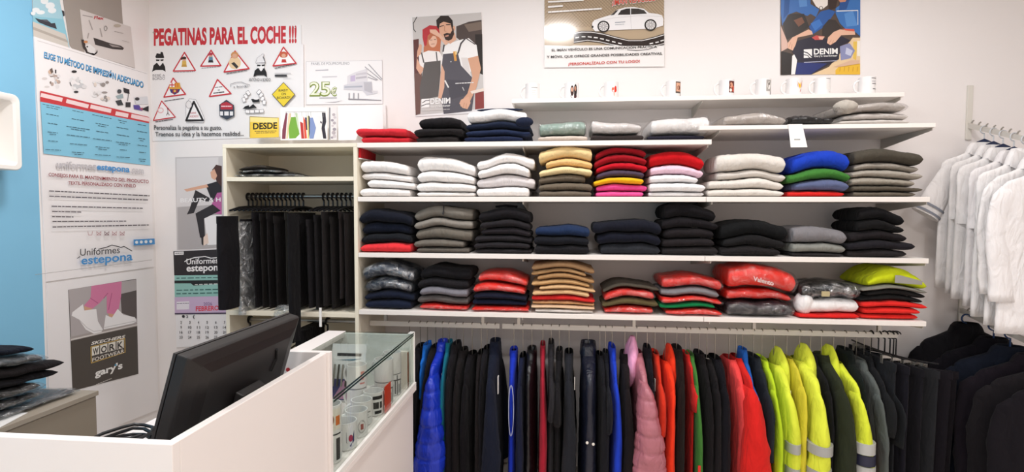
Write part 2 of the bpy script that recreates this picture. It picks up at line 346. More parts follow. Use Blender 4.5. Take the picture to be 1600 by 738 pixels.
# pile: (left px, right px, top px, [colour, weight, garment word, colour word, opts] from the TOP down)
SHELVES = {
 'A': (ZA, 'first', 'shelf below the mugs'), 'A2': (ZA2, 'first', 'price-tag shelf'),
 'B': (ZB, 'second', 'second shelf'), 'C': (ZC, 'third', 'third shelf'), 'D': (ZD, 'lowest', 'lowest shelf')}
sw = 'sweatshirt'; ts = 'polo shirt'; jk = 'jacket'
PILES = [
 # shelf A
 ('A', 556, 643, 201, 'leftmost pile', [('#d02f3a', 1.2, jk, 'red', ''), ('#cf2c36', 1, jk, 'red', '')]),
 ('A', 647, 724, 182, 'second pile', [('#1d1b1d', 1.25, jk, 'black', ''), ('#211e1f', .9, jk, 'black', ''), ('#2a2626', .85, jk, 'black', '')]),
 ('A', 722, 832, 170, 'third pile', [('#efedec', 1.4, jk, 'white and navy', 'N'), ('#1c2438', .9, jk, 'navy', ''), ('#222c47', .8, jk, 'navy', ''), ('#1e2640', .8, jk, 'navy', '')]),
 ('A', 838, 922, 187, 'sage pile', [('#8fa79c', 1.5, ts, 'sage green', 'b'), ('#cfc0b4', .55, ts, 'beige striped', '')]),
 ('A', 920, 1008, 190, 'fifth pile', [('#dcd8d5', 1.35, ts, 'pale grey', 'b'), ('#37302f', .7, ts, 'charcoal', '')]),
 ('A', 1008, 1112, 180, 'rightmost pile', [('#f0eeec', 1.9, ts, 'white', 'b'), ('#23222f', .6, ts, 'dark navy', '')]),
 ('A2', 1126, 1230, 177, 'leftmost bundle', [('#b3aba3', 1, ts, 'flat grey', 'b')]),
 ('A2', 1232, 1304, 180, 'middle bundle', [('#161516', 1, 'case', 'flat black', 's')]),
 ('A2', 1303, 1424, 160, 'right pile', [('#b9b2ab', 1.3, ts, 'light grey', 'bR'), ('#cfc9c4', 1, ts, 'pale grey', ''), ('#cbc5bf', .7, ts, 'grey', '')]),
 # shelf B
 ('B', 556, 650, 251, 'leftmost white pile', [(WHITE, 1.35, sw, 'white', ''), (WHITE, .9, sw, 'white', ''), (WHITE, 1, sw, 'white', ''), (WHITE, 1, sw, 'white', '')]),
 ('B', 650, 742, 247, 'second white pile', [(WHITE, 1.5, sw, 'white', ''), (WHITE, 1.1, sw, 'white', ''), (WHITE, 1, sw, 'white', ''), (WHITE, .6, sw, 'white', '')]),
 ('B', 744, 836, 241, 'third white pile', [(WHITE, 1.05, sw, 'white', ''), (WHITE, 1, sw, 'white', ''), ('#dcd6d6', 1.25, sw, 'pale grey', ''), (WHITE, 1, sw, 'white', '')]),
 ('B', 840, 929, 226, 'khaki pile', [('#e8cb93', 1.5, sw, 'cream', ''), ('#e6bd80', 1, sw, 'sand', ''), ('#efd9a6', .9, sw, 'cream', ''), ('#6b6052', 1, sw, 'khaki brown', ''), ('#6e6355', 1, sw, 'khaki brown', ''), ('#6f6558', .8, sw, 'khaki brown', '')]),
 ('B', 924, 1013, 230, 'crimson and yellow pile', [('#97131f', .9, sw, 'crimson', ''), ('#9c1420', 1.1, sw, 'crimson', ''), ('#c01626', .9, sw, 'crimson', ''), ('#4d4052', .9, sw, 'plum', ''), ('#f6b81e', .8, sw, 'yellow', ''), ('#ea4f98', .95, sw, 'pink', ''), ('#ee5a9e', .75, sw, 'pink', '')]),
 ('B', 1014, 1102, 235, 'red-topped pile', [('#c3141c', 1.5, sw, 'red', ''), ('#ecc9da', 1, sw, 'pale pink', ''), ('#eceaea', .9, sw, 'white', ''), ('#eceaea', 1, sw, 'white', ''), ('#eceaea', .6, sw, 'white', '')]),
 ('B', 1104, 1234, 240, 'ash grey pile', [('#d9d3cb', 1.7, sw, 'ash grey', ''), ('#d5cfc7', .9, sw, 'ash grey', ''), ('#dcd6ce', 1, sw, 'ash grey', ''), ('#dcd6ce', .9, sw, 'ash grey', '')]),
 ('B', 1228, 1341, 235, 'blue-topped pile', [('#1c3fb4', 1.6, sw, 'royal blue', ''), ('#3f7a33', 1, sw, 'green', ''), ('#5c6587', 1, sw, 'slate blue', ''), ('#e02c27', .6, sw, 'red', '')]),
 ('B', 1322, 1444, 232, 'olive-topped pile', [('#4b463d', 1.35, sw, 'dark olive', ''), ('#9a9389', .8, sw, 'stone grey', ''), ('#a39c91', .8, sw, 'stone grey', ''), ('#9d968a', .85, sw, 'stone grey', ''), ('#5c554a', .6, sw, 'olive brown', ''), ('#6a6256', .6, sw, 'olive brown', '')]),
 # shelf C
 ('C', 562, 645, 327, 'pile on red', [('#151823', 1.2, sw, 'dark navy', ''), ('#161b2a', 1.1, sw, 'dark navy', ''), ('#15171c', .9, sw, 'black', ''), ('#e0373d', .95, sw, 'red', '')]),
 ('C', 646, 738, 321, 'grey pile', [('#757068', 1.3, sw, 'grey', 'z'), ('#89837b', .9, sw, 'mid grey', ''), ('#6c665d', 1.3, sw, 'warm grey', ''), ('#6d675f', .8, sw, 'warm grey', ''), ('#615b54', .6, sw, 'dark grey', '')]),
 ('C', 740, 833, 325, 'six-high black pile', [('#1a181b', 1.3, sw, 'black', 'c'), ('#232023', .8, sw, 'black', ''), ('#262226', .8, sw, 'black', ''), ('#272427', .8, sw, 'black', ''), ('#252225', .7, sw, 'black', ''), ('#2c292b', .6, sw, 'black', '')]),
 ('C', 832, 922, 352, 'navy-topped low pile', [('#20304f', 1, sw, 'navy blue', ''), ('#18191f', .9, sw, 'black', ''), ('#1c1b1e', .9, sw, 'black', '')]),
 ('C', 926, 1040, 342, 'wide navy pile', [('#161823', 1.1, sw, 'dark navy', ''), ('#141622', 1, sw, 'dark navy', ''), ('#2b2d32', 1, sw, 'charcoal', '')]),
 ('C', 1030, 1126, 318, 'tallest black pile', [('#141215', 1.2, sw, 'black', 'c'), ('#191619', .9, sw, 'black', ''), ('#201c1e', .9, sw, 'black', ''), ('#211d1f', .8, sw, 'black', ''), ('#272425', .8, sw, 'black', '')]),
 ('C', 1124, 1234, 344, 'wide black pile', [('#121314', 1.4, sw, 'black', ''), ('#181718', .9, sw, 'black', ''), ('#211e1f', .9, sw, 'black', '')]),
 ('C', 1238, 1329, 354, 'mid-grey pile', [('#7c7a7d', 1.4, sw, 'mid grey', ''), ('#84857f', .9, sw, 'mid grey', ''), ('#2d2a2b', .35, sw, 'black', '')]),
 ('C', 1318, 1430, 327, 'rightmost black pile', [('#111012', 1.1, sw, 'black', 'n'), ('#121112', .9, sw, 'black', 'n'), ('#1e1a1c', .9, sw, 'black', ''), ('#1d1b20', .8, sw, 'black', ''), ('#272425', .7, sw, 'black', '')]),
 # shelf D
 ('D', 552, 652, 409, 'leftmost pile', [('#2a3342', 1.5, jk, 'bagged navy', 'b'), ('#232b3c', 1.5, jk, 'bagged navy', 'b'), ('#151b2c', .9, jk, 'dark navy', ''), ('#161d30', 1, jk, 'dark navy', '')]),
 ('D', 646, 734, 416, 'black and grey pile', [('#151417', 1.3, jk, 'black', ''), ('#1d1b1e', .9, jk, 'black', ''), ('#77757c', .9, jk, 'grey', ''), ('#5d5755', .9, jk, 'dark grey', ''), ('#ea3028', .8, jk, 'bagged red', 'sb')]),
 ('D', 736, 832, 424, 'red-topped pile', [('#ee3226', 1.3, jk, 'bagged red', 'sb'), ('#ee3226', 1.2, jk, 'bagged red', 'sb'), ('#181b2c', .8, jk, 'dark navy', ''), ('#1b2036', .8, jk, 'dark navy', ''), ('#ec3027', .7, jk, 'bagged red', 'sb')]),
 ('D', 826, 930, 409, 'tan trousers pile', [('#a98763', 1.1, 'trousers', 'tan', ''), ('#b08c62', .8, 'trousers', 'tan', ''), ('#a47e55', .9, 'trousers', 'tan', ''), ('#c49c6b', 1, 'trousers', 'light tan', ''), ('#d3ae80', .8, 'trousers', 'sand', ''), ('#d6b184', 1, 'trousers', 'sand', ''), ('#cf2b2a', .9, ts, 'red', ''), ('#cfa374', .7, 'trousers', 'tan', ''), ('#d9b996', .6, 'trousers', 'sand', ''), ('#d5cfca', .7, ts, 'white', '')]),
 ('D', 941, 1031, 443, 'olive and red pile', [('#4d463c', .5, jk, 'dark olive', ''), ('#e22a20', 1.3, jk, 'bagged red', 'sb'), ('#5d5438', .9, jk, 'olive', ''), ('#ee2e22', 1.1, jk, 'bagged red', 'sb')]),
 ('D', 1030, 1132, 427, 'red, grey and green pile', [('#e42a20', 1.6, jk, 'bagged red', 'sb'), ('#7b7a7d', 1, jk, 'grey', ''), ('#ea2e22', .9, jk, 'bagged red', 'sb'), ('#0f7a45', .7, jk, 'green', ''), ('#ec2e22', 1, jk, 'bagged red', 'sb')]),
 ('D', 1132, 1247, 413, 'big red bag pile', [('#f03022', 2.6, jk, 'puffy bagged red', 'sbL'), ('#e82c20', 1.3, jk, 'bagged red', 'sb'), ('#26252a', 1.7, jk, 'bagged black', 'sb')]),
 ('D', 1248, 1352, 440, 'black and white pile', [('#131316', 1.7, jk, 'bagged black', 'sbT'), ('#efeceb', 1.6, jk, 'rolled white', 'W'), ('#d8221f', .5, jk, 'red', '')]),
 ('D', 1338, 1449, 417, 'high-visibility pile', [('#c9d51e', 2.2, jk, 'yellow', 'H'), ('#7e7c74', .5, jk, 'grey', ''), ('#1d1c1c', .7, jk, 'black', ''), ('#191818', .7, jk, 'black', ''), ('#de2a25', .75, jk, 'red', ''), ('#e22d27', .85, jk, 'red', ''), ('#e22d27', .75, jk, 'red', '')]),
]
random.seed(7)
PILES = [list(p) for p in PILES]
for a, b in zip(PILES, PILES[1:]):
    if a[0] == b[0] and a[2] > b[1]-2: m_ = (a[2]+b[1])/2; a[2], b[1] = m_-1, m_+1
for p_ in PILES:
    if p_[0] in 'BCD': p_[1] = max(p_[1], 568 if p_[0] == 'D' else 563)
for sh, xl, xr, tp, where, items in PILES:
    z0 = SHELVES[sh][0]; srow = SHELVES[sh][2]
    y = YF+.02
    um = (xl+xr)/2
    x0, x1 = AY(xl, tp+40, y).x, AY(xr, tp+40, y).x
    H = AY(um, tp, y+.02).z - z0
    tw = sum(i[1] for i in items)
    pile = Pile(z0+.0005); n = len(items)
    lean = random.uniform(-.10, .10)
    for k, (col, wt, what, cw, opts) in reversed(list(enumerate(items))):
        frac = (n-1-k)/max(1, n-1)
        w = (x1-x0)*random.uniform(.84, 1.0); xc = (x0+x1)/2 + (x1-x0-w)*random.uniform(-.5, .5)
        if 'n' in opts: w = (x1-x0)*.66; xc = (x0+x1)/2
        d = random.uniform(.27, .31)
        yfront = YF + random.uniform(.004, .03)
        sag = random.uniform(.0, .13)+.10*(1-frac)*(n > 2) if n > 1 else .2
        if 'H' in opts: w *= 1.05; sag = .6
        cat = 'folded clothes'
        folded(pile, xc, w, d, H*wt/tw, col, 'folded_'+what.replace(' ', '_') if what != 'case' else 'folded_pouch',
               f"{cw} folded {what.replace('case','pouch')}, {ORD[k] if n > 1 else 'alone'} in the {where}, {srow}", cat,
               f'folded clothes on the {srow}', opts, yfront, sag=sag, slope=lean*(.4+.6*frac)+random.uniform(-.06, .06), bulge=(.8 if 's' in opts else .15), wob=(1.6 if 's' in opts else 1.))
# ---------------------------------------------------------------- hanging clothes
def quiltf(z, q):
    d = abs((z/q+.5) % 1-.5)*q; return 1.0-.085*math.exp(-(d/.007)**2)+.03*(d/q)
def gring(z, w, t, seed, amp, y0=0., x0=0., n=30, puff=1.):
    out = []
    for k in range(n):
        a = 2*pi*k/n
        cy, sx = curve(cos(a), .85), curve(sin(a), .75)
        f = amp*(nz(cy*w*22+seed, z*2.2, seed) + .5*nz(cy*w*45, z*3+seed, 4.))
        out.append((x0+sx*t/2*puff + f*(abs(sin(a))**.5), y0+cy*w*(1+.02*nz(z*4, seed, cos(a))), z))
    return out
def body_mesh(L, Wd, T, seed, amp=.008, quilt=0, neck=.06, drop=.085, flare=1.0, lean=0.):
    prof = [(0, neck, T*.9), (-.012, neck+.02, T*.95), (-.035, neck+.07, T*.95), (-drop*.75, Wd*.86, T*.9), (-drop, Wd*.95, T*.85), (-drop-.03, Wd, T*.9), (-drop-.09, Wd*.985, T)]
    z = -drop-.09; nstep = max(6, int((L+z)/(.0085 if quilt else .045)))
    for k in range(1, nstep+1):
        q = k/nstep; prof.append((z-(L+z)*q, Wd*(.985+.03*q*flare), T*(1+.15*q*flare)))
    rs = []
    for z, w, t in prof:
        ramp = min(1, max(.15, -z/.35)); pf = 1.
        if quilt and z < -drop: pf = quiltf(z, quilt)
        rs.append(gring(z, w, t, seed, amp*ramp, x0=lean*(-z), puff=pf))
    return MB().rings(rs, False, True)
def sleeve_mesh(side, Wd, T, seed, L=.60, ry=.052, rx=None, quilt=0, out=.05, drop=.10, lean=0., cuff=.8, x0=0., bend=.02):
    rx = rx or T*.5; rs = []; n = 18; m = int(L/(.0085 if quilt else .035)); amp = .006
    for k in range(m+1):
        q = k/m; z = -drop-L*q
        y = side*(Wd-.045+out*min(1, q*3)**.7*(1 if q < .5 else 1) - .02*q)
        r1 = ry*(1.05-(1-cuff)*q)*(1 if q > .05 else .7+6*q); r2 = rx*(.68+.42*min(1, q*1.6) if rx < .044 else .42+.68*min(1, q*1.35))*(1 if q > .08 else .55+5.6*q)
        pf = quiltf(z, quilt) if quilt else 1
        xx = x0 + lean*q*L + bend*sin(q*pi)*(.5+nz(seed, 2.))
        ring = []
        for j in range(n):
            a = 2*pi*j/n
            w = 1+.16*nz(cos(a)*1.2+seed, z*11+sin(a)*.8, sin(a)*1.2+side)+.08*nz(seed+cos(a), z*30, sin(a))
            ring.append((xx+sin(a)*r2*w*pf, y+cos(a)*r1*w*pf, z))
        rs.append(ring)
    return MB().rings(rs, True, True)
def short_sleeve(side, Wd, L, ang, r0, r1, th, seed, drop=.06):
    d = Vector((0, side*sin(ang), -cos(ang))); n = Vector((0, side*cos(ang), sin(ang))); p0 = Vector((0, side*(Wd-.07), -drop-.045)); rs = []
    for k in range(11):
        q = k/10; c = p0+d*(L*q); r = r0+(r1-r0)*q
        rs.append([c + n*(r*cos(a)*(1+.06*nz(cos(a)+seed, q*5))) + Vector((th*(.7+.5*q)*sin(a)*(1+.2*nz(a, q*4+seed)), 0, 0)) for a in [2*pi*j/22 for j in range(22)]])
    mb = MB().rings(rs, True, True)
    st = [[[c_+d*o for c_ in [p0+d*(L*q)+n*((r0+(r1-r0)*q)*1.045*cos(a))+Vector((th*(.7+.5*q)*1.22*sin(a), 0, 0)) for a in [2*pi*j/22 for j in range(22)]]] for o in (0, .011)] for q in (.80, .93)]
    return mb, st
def hanger(x, y, zr, zneck, W, yaw, label, group, m=BLACKP, kind='wire', rr=.012):
    """hook over the rail, shoulder bar inside the garment"""
    o = tag(empty('clothes_hanger', (x, y, zneck), yaw), label, 'hanger', group)
    hz = zr-zneck
    hm = WIRE if kind == 'wire' else m; r = .0022 if kind == 'wire' else .004
    rad = rr+.005
    pts = [(0, 0, -.012), (0, 0, max(.01, hz-rad-.01))] + [(0, rad*cos(t)*1.0, hz+rad*sin(t)) for t in [(-.5+1.5*k/9)*pi*.95+0*pi for k in range(10)]]
    pts = [(0, 0, -.02), (0, 0, max(.006, hz-rad-.012))] + [(0, rad*sin(t), hz-rad*cos(t)*1) for t in [0+pi*1.35*k/9 for k in range(10)]]
    MB().tube(pts, r, 6).build('hook', hm, o, True)
    b = [(0, yy*W, -.036-.078*abs(yy)) for yy in (-.58, -.4, -.2, 0, .2, .4, .58)]
    MB().tube(b, [.003, .0035, .004, .004, .004, .0035, .003], 6).build('shoulder_bar', m, o, True)
    return o
def collar_mb(neck, T, h, seed, lean=0.):
    rs = []
    for z, w, t in ((-.02, neck+.030, T*1.04), (h*.4, neck+.016, T*1.0), (h, neck*.98, T*.92), (h-.006, neck*.86, T*.72), (0.0, neck*.82, T*.6)):
        rs.append(gring(z, w, t, seed, .003, n=24))
    return MB().rings(rs, False, False)
def hood_mb(T, seed, sx=1, size=1.):
    rs = []; n = 20
    for k in range(11):
        q = k/10; z = .075*size-.27*size*q; r = max(.0, sin(pi*min(1, (q*.93+.04))))**.6
        rs.append([(sx*(.02+.02*q)+T*.62*r*sin(a)*(1+.15*nz(a*1.3+seed, q*4)), .11*size*r*cos(a)*(1+.15*nz(a*1.3, q*4+seed)), z) for a in [2*pi*j/n for j in range(n)]])
    return MB().rings(rs, True, True)
def jacket(x, ry, zn, name, label, cat, group, col, T=.05, W=.22, L=.72, yaw=0., neck=.055, drop=.085, seed=1., sleeve=None, opts='', ry_s=.052, lean=0., slen=.60, m=None, collar=.05, cuffcol=None, collarcol=None, hoodcol=None, rx=None, bend=.02):
    m = m or fab(col); quilt = .085 if 'q' in opts else (.05 if 'Q' in opts else 0)
    b = body_mesh(L, W, T, seed, .003 if quilt else .008, quilt, lean=lean, neck=neck, drop=drop).build(name, m, None, True, sharp=180)
    b.location = (x, ry, zn); b.rotation_euler = (0, 0, yaw)
    tag(b, label, cat, group)
    ms = (mat(sleeve, .9, 'fabric', .2) if sleeve else m)
    if 'v' not in opts:
        for sd in (-1, 1):
            Ls = slen
            s = sleeve_mesh(sd, W, T, seed+sd, Ls, ry_s, rx or T*.55, quilt, lean=lean, bend=bend, out=(.05 if 's' not in opts else .07), cuff=(.8 if 's' not in opts else 1.15)).build('sleeve', ms, b, True, sharp=180)
            if 's' not in opts and Ls < .56 and sd < 0:
                MB().rings([[(p[0]*1.05, p[1], p[2]) for p in r] for r in [[(lean*Ls+(rx or T*.55)*.95*sin(a), sd*(W-.045+.05-.02)+ry_s*.92*cos(a), -.10-Ls+.03-.05*q) for a in [2*pi*j/16 for j in range(16)]] for q in (0, 1)]]).build('cuff', mat(cuffcol or col, .8, 'fabric', .2), b, True)
    if collar: collar_mb(neck, T, collar, seed).build('collar', fab(collarcol) if collarcol else m, b, True, sharp=180)
    if 'h' in opts: hood_mb(max(T, .05), seed, 1 if seed % 2 < 1 else -1).build('hood', fab(hoodcol) if hoodcol else m, b, True, sharp=180)
    if 'a' in opts:      # bound armhole facing the room
        pts = []
        for k in range(20):
            a = 2*pi*k/20; pts.append((T*.30*sin(a), -W*1.0-.008-.010*abs(cos(a)), -.25+.13*cos(a)))
        MB().tube(pts, .0022, 6, loop=True).build('armhole_trim', fab('#b4bcd6') if 'a' in opts else m, b, True)
    return b
def swing_tag(b, x, y, z, col='#e9e6df', h=.06):
    MB().box((x-.002, y-.012, z-h), (x+.002, y+.012, z)).build('swing_tag', mat(col, .6), b)
def pxj(u, v=545): return AY(u, v, YR).x
rg = 'jackets and vests on the long rail'
hg = 'hangers on the long rail'
# u at the collar, colour, thickness, opts, label, extra
RAIL = [
 (640, '#171518', .045, '', 'black jacket at the left end of the long rail, behind the glass case', {}),
 (657, '#141216', .04, '', 'black jacket left of the bright blue hooded collar on the rail', {}),
 (668, '#1f6fd0', .03, 'v', 'bright blue fleece showing only its collar among black jackets', dict(W=.15, L=.22)),
 (681, '#191617', .045, '', 'brownish black jacket just left of the blue quilted jacket', {}),
 (692, '#1c37bd', .055, 'q', 'royal blue quilted puffer jacket near the glass case', dict(m='sat', rx=.074, ry_s=.075, lean=-.05)),
 (702, '#14687e', .03, '', 'teal jacket just right of the blue quilted puffer', dict(rx=.02)),
 (713, '#17151a', .036, '', 'black jacket touching the teal one', {}),
 (724, '#1b1718', .04, '', 'brown-black jacket, second to the right of the teal one', {}),
 (738, '#131115', .045, '', 'black jacket, third to the right of the teal one', {}),
 (752, '#1f1a1b', .036, '', 'brown-black jacket two left of the broad navy jacket', {}),
 (761, '#17161b', .034, '', 'thin black jacket hidden left of the broad navy jacket', {}),
 (774, '#161b2b', .06, '', 'broad dark navy jacket with a white swing tag', dict(rx=.045, ry_s=.06, tagp=1)),
 (803, '#1b35b8', .042, 'va', 'royal blue vest with pale bound armhole', dict(ry_s=.04)),
 (817, '#171d36', .034, '', 'navy jacket right beside the royal blue vest', {}),
 (831, '#17161a', .055, 'Qv', 'black padded vest between the navy jacket and the crimson one', dict(m='sat')),
 (848, '#a32234', .03, '', 'thin crimson jacket among black ones left of centre', dict(rx=.018)),
 (861, '#2b2a2e', .034, 's', 'charcoal grey short-sleeved shirt just right of the crimson jacket', dict(slen=.2)),
 (874, '#1a191c', .034, 's', 'black short-sleeved shirt, second to the right of the crimson jacket', dict(slen=.2)),
 (889, '#22242a', .05, '', 'charcoal soft-shell jacket left of the navy buttoned vest', dict(rx=.035)),
 (919, '#181c2b', .085, 'qv', 'navy padded vest with two white pocket buttons', dict(m='sat', W=.235, buttons=1)),
 (937, '#18181d', .034, '', 'black jacket pressed against the navy buttoned vest', {}),
 (946, '#1b1c22', .03, 's', 'black short-sleeved shirt left of the cobalt blue jacket', dict(slen=.22)),
 (956, '#1f3fc0', .034, '', 'cobalt blue jacket in the middle of the rail', dict(rx=.02)),
 (976, '#1a1517', .048, '', 'brown-black jacket left of the pink padded jacket', {}),
 (994, '#b4707c', .06, 'qh', 'dusty pink padded jacket with pale pink lining in the hood', dict(m='sat', hoodcol='#f0a9cf', rx=.078, ry_s=.08, lean=.05)),
 (1011, '#15141b', .036, '', 'black jacket between the pink jacket and the orange-red pair', {}),
 (1023, '#cf3420', .034, 's', 'dark orange-red short-sleeved shirt next to the brighter orange-red jacket', dict(slen=.24)),
 (1039, '#ee3c1f', .05, 'h', 'bright orange-red hooded jacket right of the pink one', dict(rx=.03)),
 (1057, '#1d1715', .052, '', 'dark brown jacket between the orange-red and green ones', dict(rx=.036)),
 (1071, '#d12a26', .026, 's', 'small red short-sleeved shirt left of the green jacket', dict(slen=.13, W=.165, ry_s=.035)),
 (1078, '#427a35', .034, '', 'leaf green jacket with a red zip pull', dict(rx=.022, lean=.035)),
 (1092, '#171416', .04, '', 'black jacket just right of the green one', {}),
 (1104, '#1a1719', .036, '', 'brown-black jacket, second to the right of the green one', {}),
 (1117, '#131218', .05, '', 'black jacket just left of the coral jacket', {}),
 (1139, '#ef4a49', .052, '', 'coral red jacket with a darker red sleeve side', dict(lean=.03, rx=.03)),
 (1150, '#d92622', .04, '', 'red jacket with wide sleeve, right of the coral one', dict(rx=.072, ry_s=.07, lean=.06)),
 (1160, '#2360b8', .034, 's', 'mid-blue short-sleeved shirt peeping out over the red jacket', dict(slen=.2)),
 (1177, '#22272d', .04, 's', 'dark slate short-sleeved shirt left of the fluorescent jackets', dict(slen=.32)),
 (1190, '#bfe02c', .034, '', 'lime fluorescent jacket, leftmost of the bright yellow ones', dict(lean=.03)),
 (1209, '#e2ee48', .055, 'h', 'fluorescent yellow hooded jacket, second of the bright ones', dict(rx=.035, lean=.02, bands=1)),
 (1229, '#d9cc3c', .03, '', 'mustard yellow jacket squeezed between two fluorescent hooded ones', {}),
 (1249, '#e6f04a', .07, 'h', 'fluorescent yellow hooded jacket with grey reflective bands on the sleeve', dict(rx=.05, ry_s=.07, bands=1)),
 (1266, '#18181b', .03, '', 'black jacket right of the banded fluorescent jacket', {}),
 (1283, '#2b3022', .055, '', 'dark olive jacket between two fluorescent yellow ones', dict(rx=.048, ry_s=.065, lean=.03)),
 (1302, '#e0ec40', .05, 'h', 'fluorescent yellow jacket with navy and silver sleeve end', dict(rx=.046, ry_s=.06, lean=.06, navyend=1)),
 (1320, '#141a18', .045, '', 'dark green-black fleece left of the grey and orange jacket', {}),
 (1338, '#5b615f', .05, '', 'grey work jacket with orange panels', dict(rx=.034, lean=.05, orange=1)),
 (1350, '#1c1d20', .034, 's', 'black short-sleeved polo right of the grey and orange jacket', dict(slen=.2)),
 (1360, '#202225', .034, 's', 'charcoal short-sleeved polo near the right end of the rail', dict(slen=.24)),
]
xs_ = [pxj(r[0]) for r in RAIL]
for i, (u, col, T, opts, lab, ex) in enumerate(RAIL):
    random.seed(100+i); ex = dict(ex)
    x = pxj(u); m = shiny(col) if ex.pop('m', None) else None
    tagp = ex.pop('tagp', 0); buttons = ex.pop('buttons', 0); bands = ex.pop('bands', 0); navyend = ex.pop('navyend', 0); orange = ex.pop('orange', 0)
    zn = .752+random.uniform(-.02, .02); ex.setdefault('W', random.uniform(.195, .22)); W_ = ex['W']
    L = ex.pop('L', random.uniform(.66, .74))
    gap = min(xs_[min(i+1, len(xs_)-1)]-xs_[max(i-1, 0)], .16)/2
    feature = bool(ex.get('rx', 0) >= .045 or buttons)
    T = min(T, gap*.95 if not feature else T)
    if feature: ex['W'] = W_ = .235; ex['rx'] = ex.get('rx', .05)
    else: ex['W'] = W_ = min(W_, .195); ex['rx'] = min(ex.get('rx', T*.55), gap*random.uniform(.36, .5)); ex.setdefault('bend', random.uniform(-.02, .03))
    kind = 'vest' if 'v' in opts else ('shirt' if 's' in opts else 'jacket')
    lean = ex.get('lean', 0.)
    yaw = random.uniform(-.05, .05)
    b = jacket(x, YR, zn, 'hanging_'+kind, lab, kind, rg, col, T=T, L=L, yaw=yaw, seed=i*1.7+.3, opts=opts, m=m, collar=.0 if 'h' in opts else random.choice((.0, .015, .03, .045)), neck=random.uniform(.045, .075), drop=random.uniform(.075, .11), **ex)
    hanger(x, YR, ZR+.0025, zn, W_, yaw, 'hanger of the ' + ' '.join(lab.split()[:13]), hg)
    rx = ex.get('rx') or T*.55; rys = ex.get('ry_s', .052)
    def band(z, h, colr, nm):
        q = (-z-.10)/.60; y = -(W_-.045+.05-.02*q); xx = lean*q*.6 + .02*sin(q*pi)*(.5+nz(i*1.7+.3-1, 2.))
        r1 = rys*(1.05-.2*q)*1.10; r2 = rx*(1-.12*q)*1.12
        MB().rings([[(xx+sin(a)*r2, y+cos(a)*r1, zz) for a in [2*pi*j/24 for j in range(24)]] for zz in (z, z-h)], True, True).build(nm, mat(colr, .5, 'plain', .5), b, True)
    if i % 5 == 2 and 'h' not in opts: MB().box((-T*.25, -.036, -.012), (T*.25, -.008, -.006)).build('neck_label', mat('#d8d6d2', .6), b)
    if i % 7 == 4 and not tagp: swing_tag(b, T*.5+.006, -W_*.6, -.11, h=.06)
    if tagp: swing_tag(b, T*.62, -W_*.75, -.10, h=.09)
    if buttons:
        for dx in (-.014, .016):
            o = MB().lathe([(0, .004), (.006, .0035), (.0075, 0)], 14, cap1=False).build('button', mat('#e6e2d8', .4), b, True)
            o.rotation_euler = (pi/2, 0, 0); o.location = (dx, -W_*1.035-.004, -.40-.006*(dx > 0))
    if bands: band(-.335, .045, '#a9aaa6', 'reflective_band'); band(-.455, .045, '#a9aaa6', 'reflective_band')
    if navyend: band(-.315, .05, '#b9bab6', 'reflective_band'); band(-.37, .05, '#20223a', 'navy_panel'); band(-.425, .045, '#b9bab6', 'reflective_band')
    if orange:
        band(-.565, .04, '#e4511f', 'orange_cuff')
        MB().box((-T*.62-.03, -W_-.02, -.68), (-T*.62-.005, -W_+.05, -.33)).build('orange_panel', fab('#e85420'), b)
        MB().box((-T*.75, -W_*.7, -.24), (-T*.70, -W_*.4, -.16)).build('chest_badge', mat('#c9301c', .6), b)
    if col == '#427a35': MB().box((.0, -W_-.062, -.62), (.012, -W_-.055, -.47)).build('zip_pull', mat('#d5302a', .5), b)

# trousers on clip hangers at the right end of the rail
def trousers_mesh(L, W, T, seed, lean=0., amp=.012, flare=0., waist=None):
    rs = []; m = int(L/.035)
    for k in range(m+1):
        q = k/m; z = -L*q
        rs.append(gring(z, W*(1-.08*q)*(1+flare*q), T*(.75+.35*min(1, q*3)), seed, amp*(.3+.7*q), x0=lean*q*L, n=34))
    return MB().rings(rs, True, True)
def clip_hanger(x, y, zr, ztop, W, yaw, label, group, m=BLACKP, hookr=.0195):
    o = tag(empty('clip_hanger', (x, y, ztop), yaw), label, 'hanger', group)
    hz = zr-ztop; rad = hookr
    pts = [(0, 0, .03), (0, 0, max(.034, hz-rad-.008))] + [(0, rad*sin(t), hz-rad*cos(t)) for t in [pi*1.4*k/9 for k in range(10)]]
    MB().tube(pts, .0035, 6).build('hook', m, o, True)
    MB().tube([(0, -W*.9, .03), (0, W*.9, .03)], .004, 6).build('bar', m, o, True)
    for s in (-1, 1): MB().prism([(x_, s*W*.62-.009, z_) for x_, z_ in ((-.021, -.014), (-.021, .026), (.021, .026), (.021, -.014), (.0185, -.014), (.0185, .012), (-.0185, .012), (-.0185, -.014))], (0, .018, 0)).build('clip', METAL, o)
    return o
def trousers(x, y, zt, label, group, col, L=.6, W=.19, T=.05, yaw=0., seed=1., lean=0., name='hanging_trousers', m=None, amp=.012):
    b = trousers_mesh(L, W, T, seed, lean, amp).build(name, m or fab(col), None, True, sharp=60)
    b.location = (x, y, zt); b.rotation_euler = (0, 0, yaw); tag(b, label, 'trousers', group)
    MB().rings([gring(z, W*1.03, T*.84, seed, .002, n=34) for z in (.002, -.035)], False, False).build('waistband', m or fab(col), b, True)
    return b
TR = [(1388, '#1f2126', 'charcoal trousers, leftmost of the clipped pairs at the right rail end'), (1402, '#191820', 'black trousers, second of the clipped pairs at the right rail end'),
      (1416, '#16151a', 'black trousers, third of the clipped pairs at the right rail end'), (1430, '#232427', 'dark grey trousers, fourth of the clipped pairs at the right rail end'),
      (1446, '#17141a', 'black trousers, fifth of the clipped pairs at the right rail end'), (1462, '#151217', 'black trousers, last of the clipped pairs at the right rail end')]
